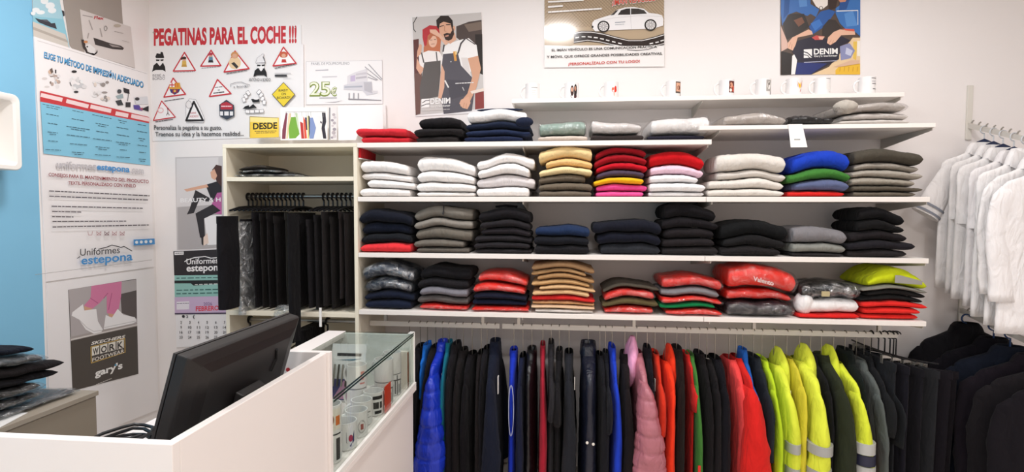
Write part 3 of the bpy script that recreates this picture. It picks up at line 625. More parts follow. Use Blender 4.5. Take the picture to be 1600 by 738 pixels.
for k, (u, col, lab) in enumerate(TR):
    x = (1.565, 1.600, 1.630, 1.655, 1.672, 1.684)[k]; yw = (.03, .12, .28, .50, .78, 1.05)[k]; zt = .785-.010*k
    trousers(x+.03*sin(yw), YR, zt, lab, 'clipped trousers at the right end of the rail', col, L=.66, W=.19+.006*k, T=.034, seed=k*3.3+60, lean=.02, yaw=yw, amp=.010)
    clip_hanger(x+.03*sin(yw)*0, YR, ZR+.0025, zt, .19, yw, f'clip hanger of the {lab}'.replace(' at the right rail end', ' on the right'), 'clip hangers at the right end of the rail')

# wardrobe: black trousers on plastic hangers
wg = 'black trousers in the wardrobe'; whg = 'plastic hangers on the wardrobe rail'
WT = [(362, .47, .062, -.05, '#151316', 'black trousers bulging out past the left edge of the wardrobe'),
      (384, .50, .05, -.1, '#1a181a', 'black trousers inside a clear plastic cover in the wardrobe'),
      (400, .52, .045, .0, '#161417', 'black trousers just right of the plastic-covered pair'),
      (412, .515, .04, .0, '#1b1817', 'brown-black trousers, second right of the plastic-covered pair'),
      (424, .52, .04, .0, '#191617', 'black trousers, third right of the plastic-covered pair'),
      (436, .515, .04, .0, '#1d1a1a', 'black trousers, fourth right of the plastic-covered pair'),
      (449, .50, .045, .1, '#22211e', 'dark khaki trousers with a shiny plastic bag hanging at the hem'),
      (462, .52, .045, .0, '#171518', 'black trousers right of the dark khaki pair'),
      (474, .66, .04, .0, '#131214', 'longest black trousers at the middle of the wardrobe'),
      (485, .515, .04, .0, '#1e1c1f', 'charcoal trousers right of the longest black pair'),
      (496, .66, .04, .0, '#1a181a', 'black trousers, second right of the longest black pair'),
      (508, .50, .04, .0, '#201d1d', 'brown-black trousers beside the paper strip'),
      (520, .50, .045, .05, '#1a1717', 'black trousers, third from the wardrobe right side'),
      (532, .46, .05, .1, '#262020', 'dark brown trousers, second from the wardrobe right side'),
      (543, .49, .045, .0, '#1f1a1a', 'brown-black trousers, nearest the wardrobe right side')]
ZWR = 1.585; YW = 2.86
for k, (u, L, T, yaw, col, lab) in enumerate(WT):
    x = AY(u, 330, 2.72).x; zt = 1.505-random.uniform(0, .05)+(.012 if k > 11 else 0)
    x = max(x, XW0+.075); x = min(x, XW1-.055)
    yy = 2.872+random.uniform(-.008, .004) if k else 2.565
    if k == 8: yy = 2.612
    if k != 8: L = min(L, zt-.985)
    if k > 1: T = min(T, .031)
    b = trousers(x if k else AY(360, 380, 2.585).x, yy, zt, lab, wg, col, L=L, W=(.075 if k == 0 else .05 if k == 8 else .185), T=T, yaw=yaw*.35+random.uniform(-.03, .03), seed=k*2.1+30, amp=.009)
    if k == 1:
        MB().rings([gring(z, .222*(1-.06*q), .062+.02*q, 5., .010, n=34) for q, z in [(j/14, -.01-.5*j/14) for j in range(15)]], False, False).build('plastic_cover', mat('#f6f8f9', .3, 'bag'), b, True, sharp=180)
    if k == 6:
        mb = bag_mesh(0, .10, -.215, .05, -.66, -.49, 3.); mb.build('plastic_bag', BAG, b, True, sharp=180)
    if k == 11: MB().box((-.006, -.218, -.60), (.006, -.213, -.50)).build('paper_strip', mat('#f4f2ee', .6), b)
hx = [388+k*6.6 for k in range(14)]+[506, 513, 520, 527, 534, 541, 548]
for k, u in enumerate(hx):
    x = AY(u, 300, YW).x
    o = tag(empty('trouser_hanger', (x, YW, 1.535)), '', 'hanger', whg)
    ow = 'first second third fourth fifth sixth seventh eighth ninth tenth eleventh twelfth thirteenth fourteenth'.split()
    o['label'] = f'black hook hanger, {ow[k]} from the left in the tight row on the wardrobe rail' if k < 14 else f'black hook hanger, {ow[k-14]} from the left in the small right cluster on the wardrobe rail'
    rad = .019; hz = ZWR-1.535-.0023
    MB().tube([(0, 0, -.012), (0, 0, hz-rad-.006)]+[(0, -rad*sin(t), hz-rad*cos(t)) for t in [pi*1.45*j/10 for j in range(11)]], .0052, 6).build('hook', BLACKP, o, True)
    MB().tube([(0, -.17, -.03), (0, -.09, -.014), (0, 0, -.008), (0, .09, -.014), (0, .17, -.03)], .0055, 6).build('shoulder_bar', BLACKP, o, True)
# bare hangers on the lower wardrobe rail
for k, (u, rot) in enumerate(((391, -.04), (455, .1), (512, -.2))):
    x = AY(u, 500, YW).x
    o = tag(empty('bare_hanger', (x, YW, .82), rot), ['bare black hanger on the lower wardrobe rail, left one', 'bare black hanger on the lower wardrobe rail, behind the monitor', 'bare black hanger on the lower wardrobe rail, right one'][k], 'hanger', 'bare hangers under the trousers')
    rad = .02; hz = .885-.82-.0033
    MB().tube([(0, 0, -.02), (0, 0, hz-rad-.006)]+[(0, -rad*sin(t), hz-rad*cos(t)) for t in [pi*1.4*j/10 for j in range(11)]], .0055, 6).build('hook', BLACKP, o, True)
    MB().tube([(0, -.19, -.09), (0, -.1, -.05), (0, 0, -.02), (0, .1, -.05), (0, .19, -.09), (0, 0, -.095)], .0055, 6, loop=True).build('shoulder_bar', BLACKP, o, True)
gx = AY(484, 520, 2.84).x
trousers(gx, 2.85, .855, 'black garment on the lower wardrobe rail, just right of the monitor top', 'clothes on the lower wardrobe rail', '#121013', L=.55, W=.155, T=.075, seed=91., name='hanging_garment')
# folded things on the upper wardrobe shelf
pile = Pile(1.6825)
for k, (xl, xr, h, lab) in enumerate(((360, 474, .022, 'flat black bagged trousers at the bottom on the upper wardrobe shelf'), (364, 440, .022, 'black bagged trousers in the middle on the upper wardrobe shelf'), (366, 412, .022, 'black folded belt bundle on top on the upper wardrobe shelf'))):
    x0, x1 = AY(xl+4, 268, 2.70).x, AY(xr, 268, 2.70).x
    folded(pile, (x0+x1)/2, x1-x0, .26, h, ['#2a2624', '#1b1919', '#3a3530'][k], 'folded_trousers', lab, 'folded clothes', 'black clothes on the upper wardrobe shelf', 'b' if k < 2 else '', YF+.03, sag=.3)
# strip of cloth poking out beside the wardrobe
# ---------------------------------------------------------------- waterfall arms on the right with white shirts and dark clothes
XA = 2.168
def arm(z0, y1, z1, label, n):
    y0 = D-.012
    o = tag(empty('display_arm', (XA, D, z0)), label, 'display arm', 'sloping hook arms on the right')
    MB().box((-.014, -.010, -.09), (.014, 0, .20)).build('wall_plate', mat('#dcd8cf', .4, 'plain', .5), o, bevel=.002)
    v = Vector((0, y1-D, z1-z0))
    MB().prism([(-.006, -.01, .0), (-.006, -.01, -.028), (-.006, v.y, v.z-.022), (-.006, v.y, v.z)], (.012, 0, 0)).build('bar', mat('#cfcac2', .35, 'plain', .5), o)
    for k in range(n):
        q = (k+.6)/n; p = v*q
        MB().tube([(0, p.y+.012, p.z-.006), (0, p.y+.004, p.z+.004), (0, p.y-.002, p.z+.014), (0, p.y-.010, p.z+.017)], .004, 6).build('peg', METAL, o, True)
    return o
arm(1.985, 2.42, 1.755, 'sloping white hook arm carrying the white shirts', 14)
sg = 'white shirts on the sloping arm'
shirts = [  # y, colour, label
 (2.985, 'white short-sleeved polo with grey-striped cuffs, rearmost on the sloping arm'),
 (2.925, 'white shirt, second from the wall on the sloping arm'),
 (2.865, 'white shirt, third from the wall on the sloping arm'),
 (2.80, 'white shirt, fourth from the wall on the sloping arm'),
 (2.735, 'white shirt with the tall pointed collar on the sloping arm'),
 (2.665, 'white shirt, second from the front on the sloping arm'),
 (2.59, 'white long-sleeved shirt, frontmost on the sloping arm')]
for k, (y, lab) in enumerate(shirts):
    q = (D-y)/(D-2.42); zb = 1.985-.23*q
    zn = zb-.115; x = XA
    m = mat(['#efeceb', '#ece9e8', '#f0edec', '#ebe7e7', '#f1eeed', '#eeebea', '#f0eded'][k], .85, 'fabric', .2)
    b = body_mesh(.72+.02*(k > 3), .215, .036, 40+k*2.3, .008, neck=.06, drop=.07).build('hanging_shirt', m, None, True, sharp=180)
    b.location = (x, y, zn); b.rotation_euler = (0, 0, pi/2+(.10 if k % 2 else .04)); tag(b, lab, 'shirt', sg)
    for sd in (-1, 1):
        long_ = k >= 5
        if long_:
            sleeve_mesh(sd, .215, .05, k+sd*3, .52, .06, .022, out=.04, drop=.075, cuff=.85).build('sleeve', m, b, True, sharp=180)
        else:
            mb, st = short_sleeve(sd, .215, .27 if k == 0 else .24, .52 if k == 0 else .07, .06 if k == 0 else .05, .075 if k == 0 else .05, .024, k+sd)
            mb.build('sleeve', m, b, True, sharp=50)
            if k == 0:
                for r in st: MB().rings(r, False, False).build('cuff_stripe', mat('#8d919c', .8), b, True)
    cm = collar_mb(.062, .05, .035 if k != 4 else .06, k+.5).build('collar', m, b, True, sharp=180)
    # pointed collar leaves
    for sd in (-1, 1):
        MB().prism([(-.023, sd*.012, .03), (-.023, sd*.062, .03 if k != 4 else .055), (-.026, sd*.085, -.025), (-.030, sd*.03, -.055)], (.003, 0, 0)).build('collar_leaf', m, b)
    MB().box((-.026, -.016, -.66), (-.022, .016, -.05)).build('placket', m, b)
    o = tag(empty('clothes_hanger', (x, y, zn), b.rotation_euler.z), 'navy blue hanger inside the '+lab.replace(' on the sloping arm', '').replace('with grey-striped cuffs, ', ''), 'hanger', 'navy hangers on the sloping arm')
    MB().tube([(0, 0, -.02), (0, 0, .075)]+[(0, .020*sin(t), .101-.020*cos(t)) for t in [pi*1.3*j/8 for j in range(9)]], .003, 6).build('hook', mat('#c9ccd0', .25), o, True)
    MB().prism([(-.004, -.03, .004), (-.004, .03, .004), (-.004, .034, .04), (-.004, 0, .055), (-.004, -.034, .04)], (.008, 0, 0)).build('shoulder_bar', mat('#26304f', .5), o)
arm(.985, 2.35, .86, 'lower sloping hook arm carrying the dark clothes', 8)
dg = 'dark clothes on the lower sloping arm'
for k, (y, col, lab, wd, dx) in enumerate(((2.97, '#0f0e12', 'black coat, rearmost of the dark clothes below the white shirts', .23, -.06), (2.87, '#131117', 'black jacket, second of the dark clothes below the white shirts', .22, 0), (2.77, '#151a26', 'dark navy jacket, third of the dark clothes below the white shirts', .22, .0),
     (2.67, '#18131a', 'black jacket, fourth of the dark clothes below the white shirts', .22, .02), (2.57, '#1a171a', 'dark brown jacket, second from the front below the white shirts', .22, .02), (2.46, '#171419', 'black jacket, frontmost of the dark clothes below the white shirts', .225, .03))):
    q = (D-y)/(D-2.35); zb = .985-.125*q; zn = zb-.10 + (.035 if k == 0 else 0)
    b = jacket(XA+dx, y, zn, 'hanging_jacket', lab, 'jacket', dg, col, T=.075, W=wd, L=.74, yaw=pi/2+.06*(k % 2)-.35*(k > 0), seed=k*2.9+70, ry_s=.07, rx=.035, collar=.03)
    hanger(XA+dx, y, zb-.014, zn, wd, b.rotation_euler.z, 'hanger inside the '+lab.replace(' below the white shirts', '').replace(' of the dark clothes', ' dark one'), 'hangers on the lower sloping arm', mat('#27406a', .5), 'plastic', .018)
# ---------------------------------------------------------------- the cash desk
CW = mat('#efe8e4', .4, 'plain', .4)
ZC1 = 1.089
desk = tag(empty('cash_desk', (-1.1, 1.2, 0)), 'white cash desk with raised panels around the black monitor', 'desk')
def pt(o, par): o.parent = par; o.matrix_parent_inverse = Matrix.Translation(-Vector(par.location)); return o
def bx(name, a, b, m, par, bev=.0015): return pt(MB().box(a, b).build(name, m, None, bevel=bev), par)
bx('front_panel', (-2.2, .857, 0), (-.681, .876, ZC1), CW, desk)
bx('side_panel', (-.700, .8765, 0), (-.681, 1.4715, ZC1), CW, desk)
bx('end_panel', (-.93, 1.472, 0), (-.673, 1.492, ZC1+.001), CW, desk)
bx('desktop', (-1.465, .8765, .722), (-.7005, 1.4715, .75), CW, desk)
bx('desktop', (-1.465, 1.4725, .722), (-1.085, 1.98, .75), CW, desk)
bx('leg_panel', (-1.45, .9, 0), (-1.42, 1.96, .7215), CW, desk)
MB_ = MB().lathe([(0, 0), (.006, .001), (.006, .003), (0, .004)], 12, cap0=False, cap1=False)
p = AY(450, 578, 1.4705)
dot = MB_.build('red_dot', mat('#b53238', .5), None, True); dot.rotation_euler = (pi/2, 0, 0); dot.location = (p.x, 1.4718, p.z); pt(dot, desk)
# glass display case
gx0, gx1, gy0, gy1, gz = -1.075, -.672, 1.4925, 2.345, .95
case = tag(empty('glass_display_case', (-.87, 1.92, 0)), 'white counter case with glass top and front full of photo mugs', 'display case')
GL = mat('#fafdfb', .02, 'glass'); GE = mat('#2f4038', .15, 'plain', .6)
ZS = .705
bx('base_cabinet', (gx0, gy0, 0), (gx1-.004, gy1, ZS-.02), CW, case)
bx('case_floor', (gx0, gy0, ZS-.0195), (gx1+.012, gy1, ZS), CW, case)
bx('bottom_rail', (gx1+.0005, gy0, ZS+.0005), (gx1+.012, gy1, ZS+.018), mat('#f4f2ee', .3, 'plain', .5), case)
bx('back_panel', (gx0, gy0, ZS+.0005), (gx0+.018, gy1, gz-.024), CW, case)
bx('far_panel', (gx0+.0185, gy1-.018, ZS+.0005), (gx1-.007, gy1, gz-.0065), mat('#e8ece8', .35, 'plain', .5), case)
bx('top_trim', (gx0, gy0+.001, gz-.0235), (gx0+.085, gy1, gz), CW, case)
bx('glass_top', (gx0+.0855, gy0+.001, gz-.006), (gx1, gy1, gz), GL, case, 0)
bx('glass_front', (gx1-.006, gy0+.001, ZS+.0005), (gx1, gy1, gz-.0065), GL, case, 0)
bx('glass_edge', (gx1+.0002, gy0+.001, gz-.006), (gx1+.0018, gy1, gz), GE, case, 0)
bx('glass_edge', (gx1+.0002, gy0+.001, gz-.016), (gx1+.0014, gy1, gz-.010), GE, case, 0)
bx('corner_post', (gx1-.020, gy1+.0005, ZS), (gx1+.004, gy1+.010, gz+.001), mat('#f1f1ee', .3, 'plain', .5), case)
bx('corner_clip', (gx1-.018, gy1-.03, gz+.0005), (gx1+.003, gy1+.010, gz+.003), mat('#d8d8d4', .3, 'plain', .5), case)

# ---------------------------------------------------------------- mugs
MUGW = mat('#e9e6e5', .22, 'plain', .5)
def mug(x, y, z, rot, label, group, h=.092, r=.039, handle=True):
    o = tag(empty('photo_mug', (x, y, z), rot), label, 'mug', group)
    MB().lathe([(0, .001), (r*.9, 0), (r, .004), (r, h), (r-.0035, h), (r-.004, .008), (0, .007)], 28, cap0=False, cap1=False).build('body', MUGW, o, True, sharp=35)
    if handle:
        pts = [(-r+.002-(.027*sin(t)), 0, h*.5+(h*.34)*cos(t)) for t in [pi*k/12 for k in range(13)]]
        MB().tube(pts, .0052, 8).build('handle', MUGW, o, True)
    return o
def decal(o, a0, a1, z0, z1, col, r=.0392, n=10, name='print'):
    """patch of print lying on the mug wall; angle 0 is +x, -90 faces -y"""
    mb = MB()
    for k in range(n):
        t0, t1 = radians(a0+(a1-a0)*k/n), radians(a0+(a1-a0)*(k+1)/n)
        mb.poly([(r*cos(t0), r*sin(t0), z0), (r*cos(t1), r*sin(t1), z0), (r*cos(t1), r*sin(t1), z1), (r*cos(t0), r*sin(t0), z1)])
    return mb.build(name, mat(col, .4), o)
def dblob(o, ac, zc, wa, hz, col, r=.0393, n=14, name='print'):
    pts = [(ac+wa*cos(2*pi*k/n), zc+hz*sin(2*pi*k/n)) for k in range(n)]
    return MB().poly_to(o, pts, r, col, name)
def _poly_to(s, o, pts, r, col, name='print'):
    s.poly([(r*cos(radians(a)), r*sin(radians(a)), z) for a, z in pts]); return s.build(name, mat(col, .4), o)
MB.poly_to = _poly_to
mg = 'photo mugs on the narrow top shelf'
MU = [(827, 'white mug with grey lines of lettering, leftmost on the top shelf'), (888, 'white mug with a photo of a dark-haired couple'), (950, 'white mug with a red splash figure'),
      (1047, 'white mug with a framed brown picture'), (1130, 'white mug with a red and brown print'), (1187, 'white mug with a grey pencil portrait'),
      (1235, 'white mug with a red and yellow shield'), (1279, 'white mug with faint grey print, second from the right end'), (1349, 'white mug with three dark lines of writing, rightmost')]
for k, (u, lab) in enumerate(MU):
    y = 2.935; p = AY(u+5, 145, y)
    m = mug(p.x, y, 2.1055, 0, lab, mg)
    R = .0394
    if k == 0:
        decal(m, -95, -45, .066, .070, '#9a9a98', R)
        for j in range(4): decal(m, -92, -60-6*(j % 2), .05-.011*j, .052-.011*j, '#c9c7c2', R)
    if k == 1:
        for (a, z, wa, hz, c) in ((-86, .046, 13, .028, '#3a1f1c'), (-86, .052, 9, .012, '#d9a58c'), (-58, .05, 14, .032, '#241a1a'), (-59, .058, 9, .012, '#c98f74'), (-72, .018, 26, .014, '#4a2226')): dblob(m, a, z, wa, hz, c, R+.0002*abs(hz*100-2))
    if k == 2:
        for (a, z, wa, hz, c) in ((-70, .046, 22, .013, '#e2402f'), (-60, .056, 9, .012, '#d9392a'), (-82, .052, 9, .008, '#ea6a4a'), (-72, .026, 5, .012, '#f0b0a0')): dblob(m, a, z, wa, hz, c, R+.0004*(hz < .0125))
    if k == 3:
        decal(m, -84, -36, .024, .084, '#4b423f', R); decal(m, -80, -40, .032, .078, '#d8a58a', R+.0003); dblob(m, -58, .052, 14, .012, '#7a4a3a', R+.0006); decal(m, -40, -36, .004, .03, '#55504c', R)
    if k == 4:
        decal(m, -88, -38, .022, .082, '#5e2a22', R); dblob(m, -70, .06, 13, .014, '#e2a183', R+.0003); dblob(m, -52, .042, 13, .016, '#d0553a', R+.0003); dblob(m, -74, .034, 10, .009, '#f1e2d8', R+.0003)
    if k == 5:
        decal(m, -86, -40, .026, .084, '#a7a29d', R); dblob(m, -64, .056, 14, .02, '#e8e4e0', R+.0003); dblob(m, -64, .064, 8, .008, '#6b6763', R+.0006); decal(m, -50, -40, .008, .026, '#77726e', R)
    if k == 6:
        MB().poly_to(m, [(-92, .076), (-40, .08), (-42, .05), (-62, .018), (-84, .046)], R, '#b3271f')
        MB().poly_to(m, [(-82, .066), (-54, .068), (-56, .05), (-64, .034), (-78, .05)], R+.0003, '#f0b62a')
    if k == 7:
        decal(m, -86, -44, .083, .086, '#8a8884', R); decal(m, -80, -50, .03, .06, '#e4e1dd', R); decal(m, -60, -48, .016, .018, '#9a9894', R)
    if k == 8:
        for j, zz in enumerate((.08, .052, .026)): decal(m, -88+6*j, -42, zz, zz+.004, '#6b696a', R)
        decal(m, -84, -48, .062, .07, '#c9c7c8', R)
cg = 'mugs inside the glass case'
CM = [(-.735, 1.60, ZS, 'lower mug with dark photo strips by the desk panel in the glass case', 0), (-.735, 1.60, ZS+.0935, 'upper mug with orange print by the desk panel in the glass case', 1),
      (-.725, 1.70, ZS, 'mug with a dark blue crest in the front row of the glass case', 2), (-.725, 1.80, ZS, 'mug with a round grey badge in the glass case', 3),
      (-.745, 1.90, ZS, 'white mug with grey sketch lines, mid front row of the glass case', 4), (-.835, 1.80, ZS+.0, 'lower white mug behind the badge mug in the glass case', 8), (-.735, 2.00, ZS, 'mug with bold black lettering in the glass case', 5),
      (-.815, 2.03, ZS, 'lower white mug behind the lettering mug in the glass case', 8), (-.815, 2.03, ZS+.0935, 'upper white mug with faint red print in the glass case', 6),
      (-.735, 2.12, ZS, 'lower mug with black tree drawing in the glass case', 7), (-.735, 2.12, ZS+.0935, 'upper plain white mug with handle above the tree mug', 8),
      (-.735, 2.23, ZS, 'lower mug with black scribble at the far end of the glass case', 7), (-.735, 2.23, ZS+.0935, 'upper white mug at the far end of the glass case', 9)]
for x, y, z, lab, st in CM:
    m = mug(x, y, z+.0006, radians(-20 if st in (6, 8, 9) else 30), lab, cg)
    R = .0394; A = -60 if st not in (6, 8, 9) else 20     # towards the viewer
    A = -70 if st not in (6, 8, 9) else -25
    def dd(a0, a1, z0, z1, c, e=0): decal(m, A+a0, A+a1, z0, z1, c, R+e)
    if st == 0: dd(-34, -8, .008, .07, '#4d4742'); dd(6, 30, .012, .082, '#3c3836')
    if st == 1: dd(-40, 35, .016, .084, '#e9e1d4'); dd(5, 28, .03, .06, '#d8742e', .0003); dd(-34, 34, .0, .004, '#2a2727', .0002); dblob(m, A-15, .05, 12, .016, '#8a5a3a', R+.0003)
    if st == 2: MB().poly_to(m, [(A-22, .064), (A+20, .064), (A+20, .03), (A, .012), (A-22, .03)], R, '#2b2c4a'); dblob(m, A, .042, 11, .012, '#b0392f', R+.0003)
    if st == 3: dblob(m, A, .04, 22, .024, '#b8b3b0', R); dblob(m, A, .04, 17, .018, '#e9e4e1', R+.0003); dd(-8, 8, .03, .05, '#a55a52', .0006)
    if st == 4: dd(-30, 25, .05, .054, '#86837f'); dd(-25, 30, .03, .033, '#a3a09c'); dd(-20, 10, .04, .043, '#94918d')
    if st == 5: dd(-35, 25, .066, .08, '#1f1d1d'); dd(-32, 0, .03, .056, '#3a3735'); dd(6, 22, .03, .056, '#3a3735'); dd(-25, 18, .01, .022, '#2a2828')
    if st == 6: dd(-6, 26, .02, .026, '#d88a80'); dd(-4, 22, .036, .05, '#e0a096'); dd(0, 24, .058, .07, '#d9857c')
    if st == 7:
        for j in range(5): dd(-30+14*j, -24+14*j, .004+.006*(j % 2), .05+.02*(j % 3), '#4c4a48')
        dd(-34, 34, .066, .071, '#5a5856', .0003)
# red price card, tool wallet and box inside the case
card = tag(MB().box((-.0015, -.035, 0), (.0015, .035, .105)).build('price_card', mat('#e2452c', .5)), 'bright red price card leaning on mugs behind the glass', 'card'); card.location = (-.688, 2.03, ZS+.004); 
bxo = tag(MB().box((-.03, -.01, 0), (.03, .01, .17)).build('mug_box', [mat('#eee6dc', .5)], None, bevel=.002), 'narrow upright mug box with brown side at the far glass case end', 'box'); bxo.location = (-.715, 2.30, ZS+.001)
MB().box((.0302, -.009, .005), (.0312, .009, .165)).build('brown_side', mat('#8a4a22', .5), bxo)
# wallet of tools (hanging blister card)
pen = tag(empty('tool_wallet', (-.90, 2.105, ZS+.004), 0), 'clear-fronted wallet of slim pens leaning behind the mugs in the glass case', 'pen set')
tilt = Matrix.Rotation(radians(-16), 4, 'X')
def tl(o): o.matrix_local = tilt; return o
tl(MB().box((-.075, 0, 0), (.075, .003, .235)).build('backing_card', mat('#e9eaec', .4), pen, bevel=.001))
tl(MB().box((-.066, -.0025, .005), (.066, -.0005, .09)).build('purple_pouch', mat('#4b4a78', .5), pen))
tl(MB().prism([(-.05, -.004, .01), (.03, -.004, .01), (.05, -.004, .05), (-.01, -.004, .085)], (0, .0012, 0)).build('pink_flap', mat('#b98aa8', .5), pen))
for k in range(7): tl(MB().tube([(-.054+.018*k, -.006, .06), (-.054+.018*k, -.006, .15)], .004, 8).build('pen', mat('#4a4640' if k % 2 else '#8c8880', .4, 'plain', .5), pen, True))
tl(MB().box((-.05, -.0012, .185), (.055, -.0002, .197)).build('printed_title', mat('#2a2a2e', .5), pen))
tl(MB().prism([(-.05, -.0012, .168), (.06, -.0012, .176), (.02, -.0012, .166)], (0, .0008, 0)).build('printed_swoosh', mat('#5a7f92', .5), pen))

# ---------------------------------------------------------------- monitor
# back towards the room, screen towards the cashier, leaning
A0 = AX(297, 561, -.735); A1 = AX(469, 499, -.735)
ex = (A1-A0); ex.z *= .25; mw = ex.length; ex.normalize()
mon = tag(empty('computer_monitor', (A0.x-.10, (A0.y+A1.y)/2, .7505)), 'black computer monitor seen from behind on the cash desk', 'monitor')
nrm = Vector((0, 0, 1)).cross(ex); nrm = -nrm if nrm.x < 0 else nrm      # pointing at +x, out of the back
upv = Vector((0, 0, 1)) + nrm*.30; upv.normalize(); nb = ex.cross(upv); nb = nb if nb.x > 0 else -nb
MBK = mat('#1d1a1a', .42, 'plain', .4)
mh = .30
def mp(a, b, c): return A0 + ex*a - upv*b + nb*c        # along, down, out of the back
def pm(mb, name, m, **k): return pt(mb.build(name, m, None, **k), mon)
ww = mw
sh_ = MB(); rs = []
for c, ins in ((-.030, .0), (-.004, .0), (.0, .004), (.010, .03), (.016, .06)):
    rs.append([mp(ins, ins*.7, c), mp(ww-ins, ins*.7, c), mp(ww-ins, mh-ins*.7, c), mp(ins, mh-ins*.7, c)])
pm(MB().rings(rs), 'back_shell', MBK, bevel=.003)
pm(MB().prism([mp(0, 0, -.031), mp(ww, 0, -.031), mp(ww, mh, -.031), mp(0, mh, -.031)], nb*-.006), 'bezel', mat('#2b2828', .5, 'plain', .4))
pm(MB().prism([mp(.012, .012, -.0375), mp(ww-.012, .012, -.0375), mp(ww-.012, mh-.02, -.0375), mp(.012, mh-.02, -.0375)], nb*-.001), 'screen', mat('#0b0c10', .15, 'plain', .5))
cpt = mp(ww*.5, mh*.62, .017)
pm(MB().rings([[cpt+ex*(dx*s)+upv*(dy*s)+nb*z for dx, dy in ((-.05, -.06), (.05, -.06), (.05, .06), (-.05, .06))] for s, z in ((1, 0), (.9, .02))]), 'mount_block', MBK, bevel=.003)
foot = Vector((A0.x-.13, cpt.y, .7505))
pm(MB().tube([cpt+nb*.012-upv*.02, cpt-upv*.10+nb*.008, Vector((foot.x, foot.y, .765))], [.022, .024, .026], 12), 'stand_neck', MBK, smooth=True)
pm(MB().lathe([(0, 0), (.10, 0), (.10, .008), (.09, .012), (0, .014)], 28, foot, cap0=False, cap1=False), 'stand_base', MBK, smooth=True)
for a, b, nm in ((.72, .30, 'cable_slot'),):
    q = mp(ww*a, mh*b, .0165)
    pm(MB().tube([q+upv*.03, q+ex*.012, q-upv*.03], .004, 6), nm, mat('#0d0c0c', .5), smooth=True)
pm(MB().lathe([(0, .002), (.004, .0015), (.004, 0)], 10, cap1=False), 'screw', METAL).location = mp(ww*.6, mh*.18, .017)-mon.location
# tangled cable on the desk near the front panel
pts = []
random.seed(4)
for k in range(60):
    t = k/59*2*pi*5
    pts.append((-1.34+.09*cos(t)*(1-.3*k/60)+.01*sin(3*t), 1.43+.10*sin(t)+.05*k/60, .757+.0010*k+.006*abs(sin(t*1.3))))
tag(MB().tube(pts, .0055, 6).build('cable', BLACKP, None, True), 'coiled black cable lying on the white desktop by the monitor', 'cable')

# ---------------------------------------------------------------- drawer unit at the left, with bagged clothes
GR = mat('#a49a8c', .5, 'plain', .35); GR2 = mat('#968b7c', .5, 'plain', .35)
zc = .703
du = tag(empty('drawer_unit', (-2.28, 1.80, 0)), 'grey drawer unit under the bagged black clothes by the shoe poster', 'drawer unit')
bx('body', (-2.50, 1.20, .06), (-2.07, 2.139, zc-.0205), GR2, du)
bx('top_board', (-2.51, 1.19, zc-.02), (-2.045, 2.142, zc), GR, du)
bx('plinth', (-2.48, 1.22, 0), (-2.1, 2.12, .0595), GR2, du)
for k, (z0, z1) in enumerate(((.50, zc-.022), (.29, .496), (.07, .286))):
    d_ = bx('drawer', (-2.0695, 1.21, z0), (-2.052, 2.135, z1), GR2, du)
    h = MB().tube([(-2.052, 1.83, z1-.048), (-2.03, 1.84, z1-.048), (-2.03, 2.0, z1-.048), (-2.052, 2.01, z1-.048)], .006, 8).build('handle', mat('#b5aea4', .35, 'plain', .5), None, True)
    h.parent = d_; h.matrix_parent_inverse = d_.matrix_parent_inverse.copy()
pile = Pile(zc+.0008)
BD = [(.66, .030, '#55575a', 'clear-bagged grey garment lying lowest on the drawer unit', 'b', 1.76), (.54, .044, '#1d1a1c', 'black garment with shiny bag, second from the bottom on the drawer unit', 'b', 1.68),
      (.52, .044, '#2b2522', 'bagged brown-black garment, third from the bottom on the drawer unit', 'b', 1.68), (.58, .034, '#141215', 'black garment just above the brown-black one on the drawer unit', '', 1.73),
      (.62, .042, '#1a1516', 'black garment with a thick rolled fold on the drawer unit', '', 1.74), (.52, .046, '#5b5f63', 'bagged grey garment with shiny creases near the top on the drawer unit', 'b', 1.70), (.50, .032, '#10131f', 'dark navy garment topmost on the drawer unit', '', 1.68)]
for k, (w, h, col, lab, opts, yc) in enumerate(BD):
    SEED[0] += 1; sd = SEED[0]*1.37
    # built along its own x, then turned to lie along the wall
    z0 = pile.top(0)
    kw = dict(sag=.10, slope=-.06, bulge=.3, wob=1.6, fill=.86 if opts else .985)
    xo = yc-1.70
    o = slab_mesh(MB(), pile, xo, w, 0, .36, h, sd, **kw).build('folded_garment', fab(col) if not opts else shiny(col), None, True, sharp=180)
    z1 = pile.top(0)
    c = recenter(o)
    o.rotation_euler = (0, 0, pi/2); o.location = (-2.285, 1.70+c.x, c.z)
    tag(o, lab, 'folded clothes', 'bagged clothes on the drawer unit')
    if opts:
        g = wrap(pile, xo, w, 0, .36, h, sd, kw).build('plastic_bag', BAG, None, True, sharp=180)
        g.data.transform(Matrix.Translation(-c)); g.parent = o
pp = tag(MB().box((-.001-.05, -.10, 0), (.05, .10, .002)).build('paper_sheet', mat('#efeeec', .6)), 'white paper slip at the edge of the drawer unit top', 'paper'); pp.location = (-2.11, 1.76, zc+.001); pp.rotation_euler = (0, 0, .3)

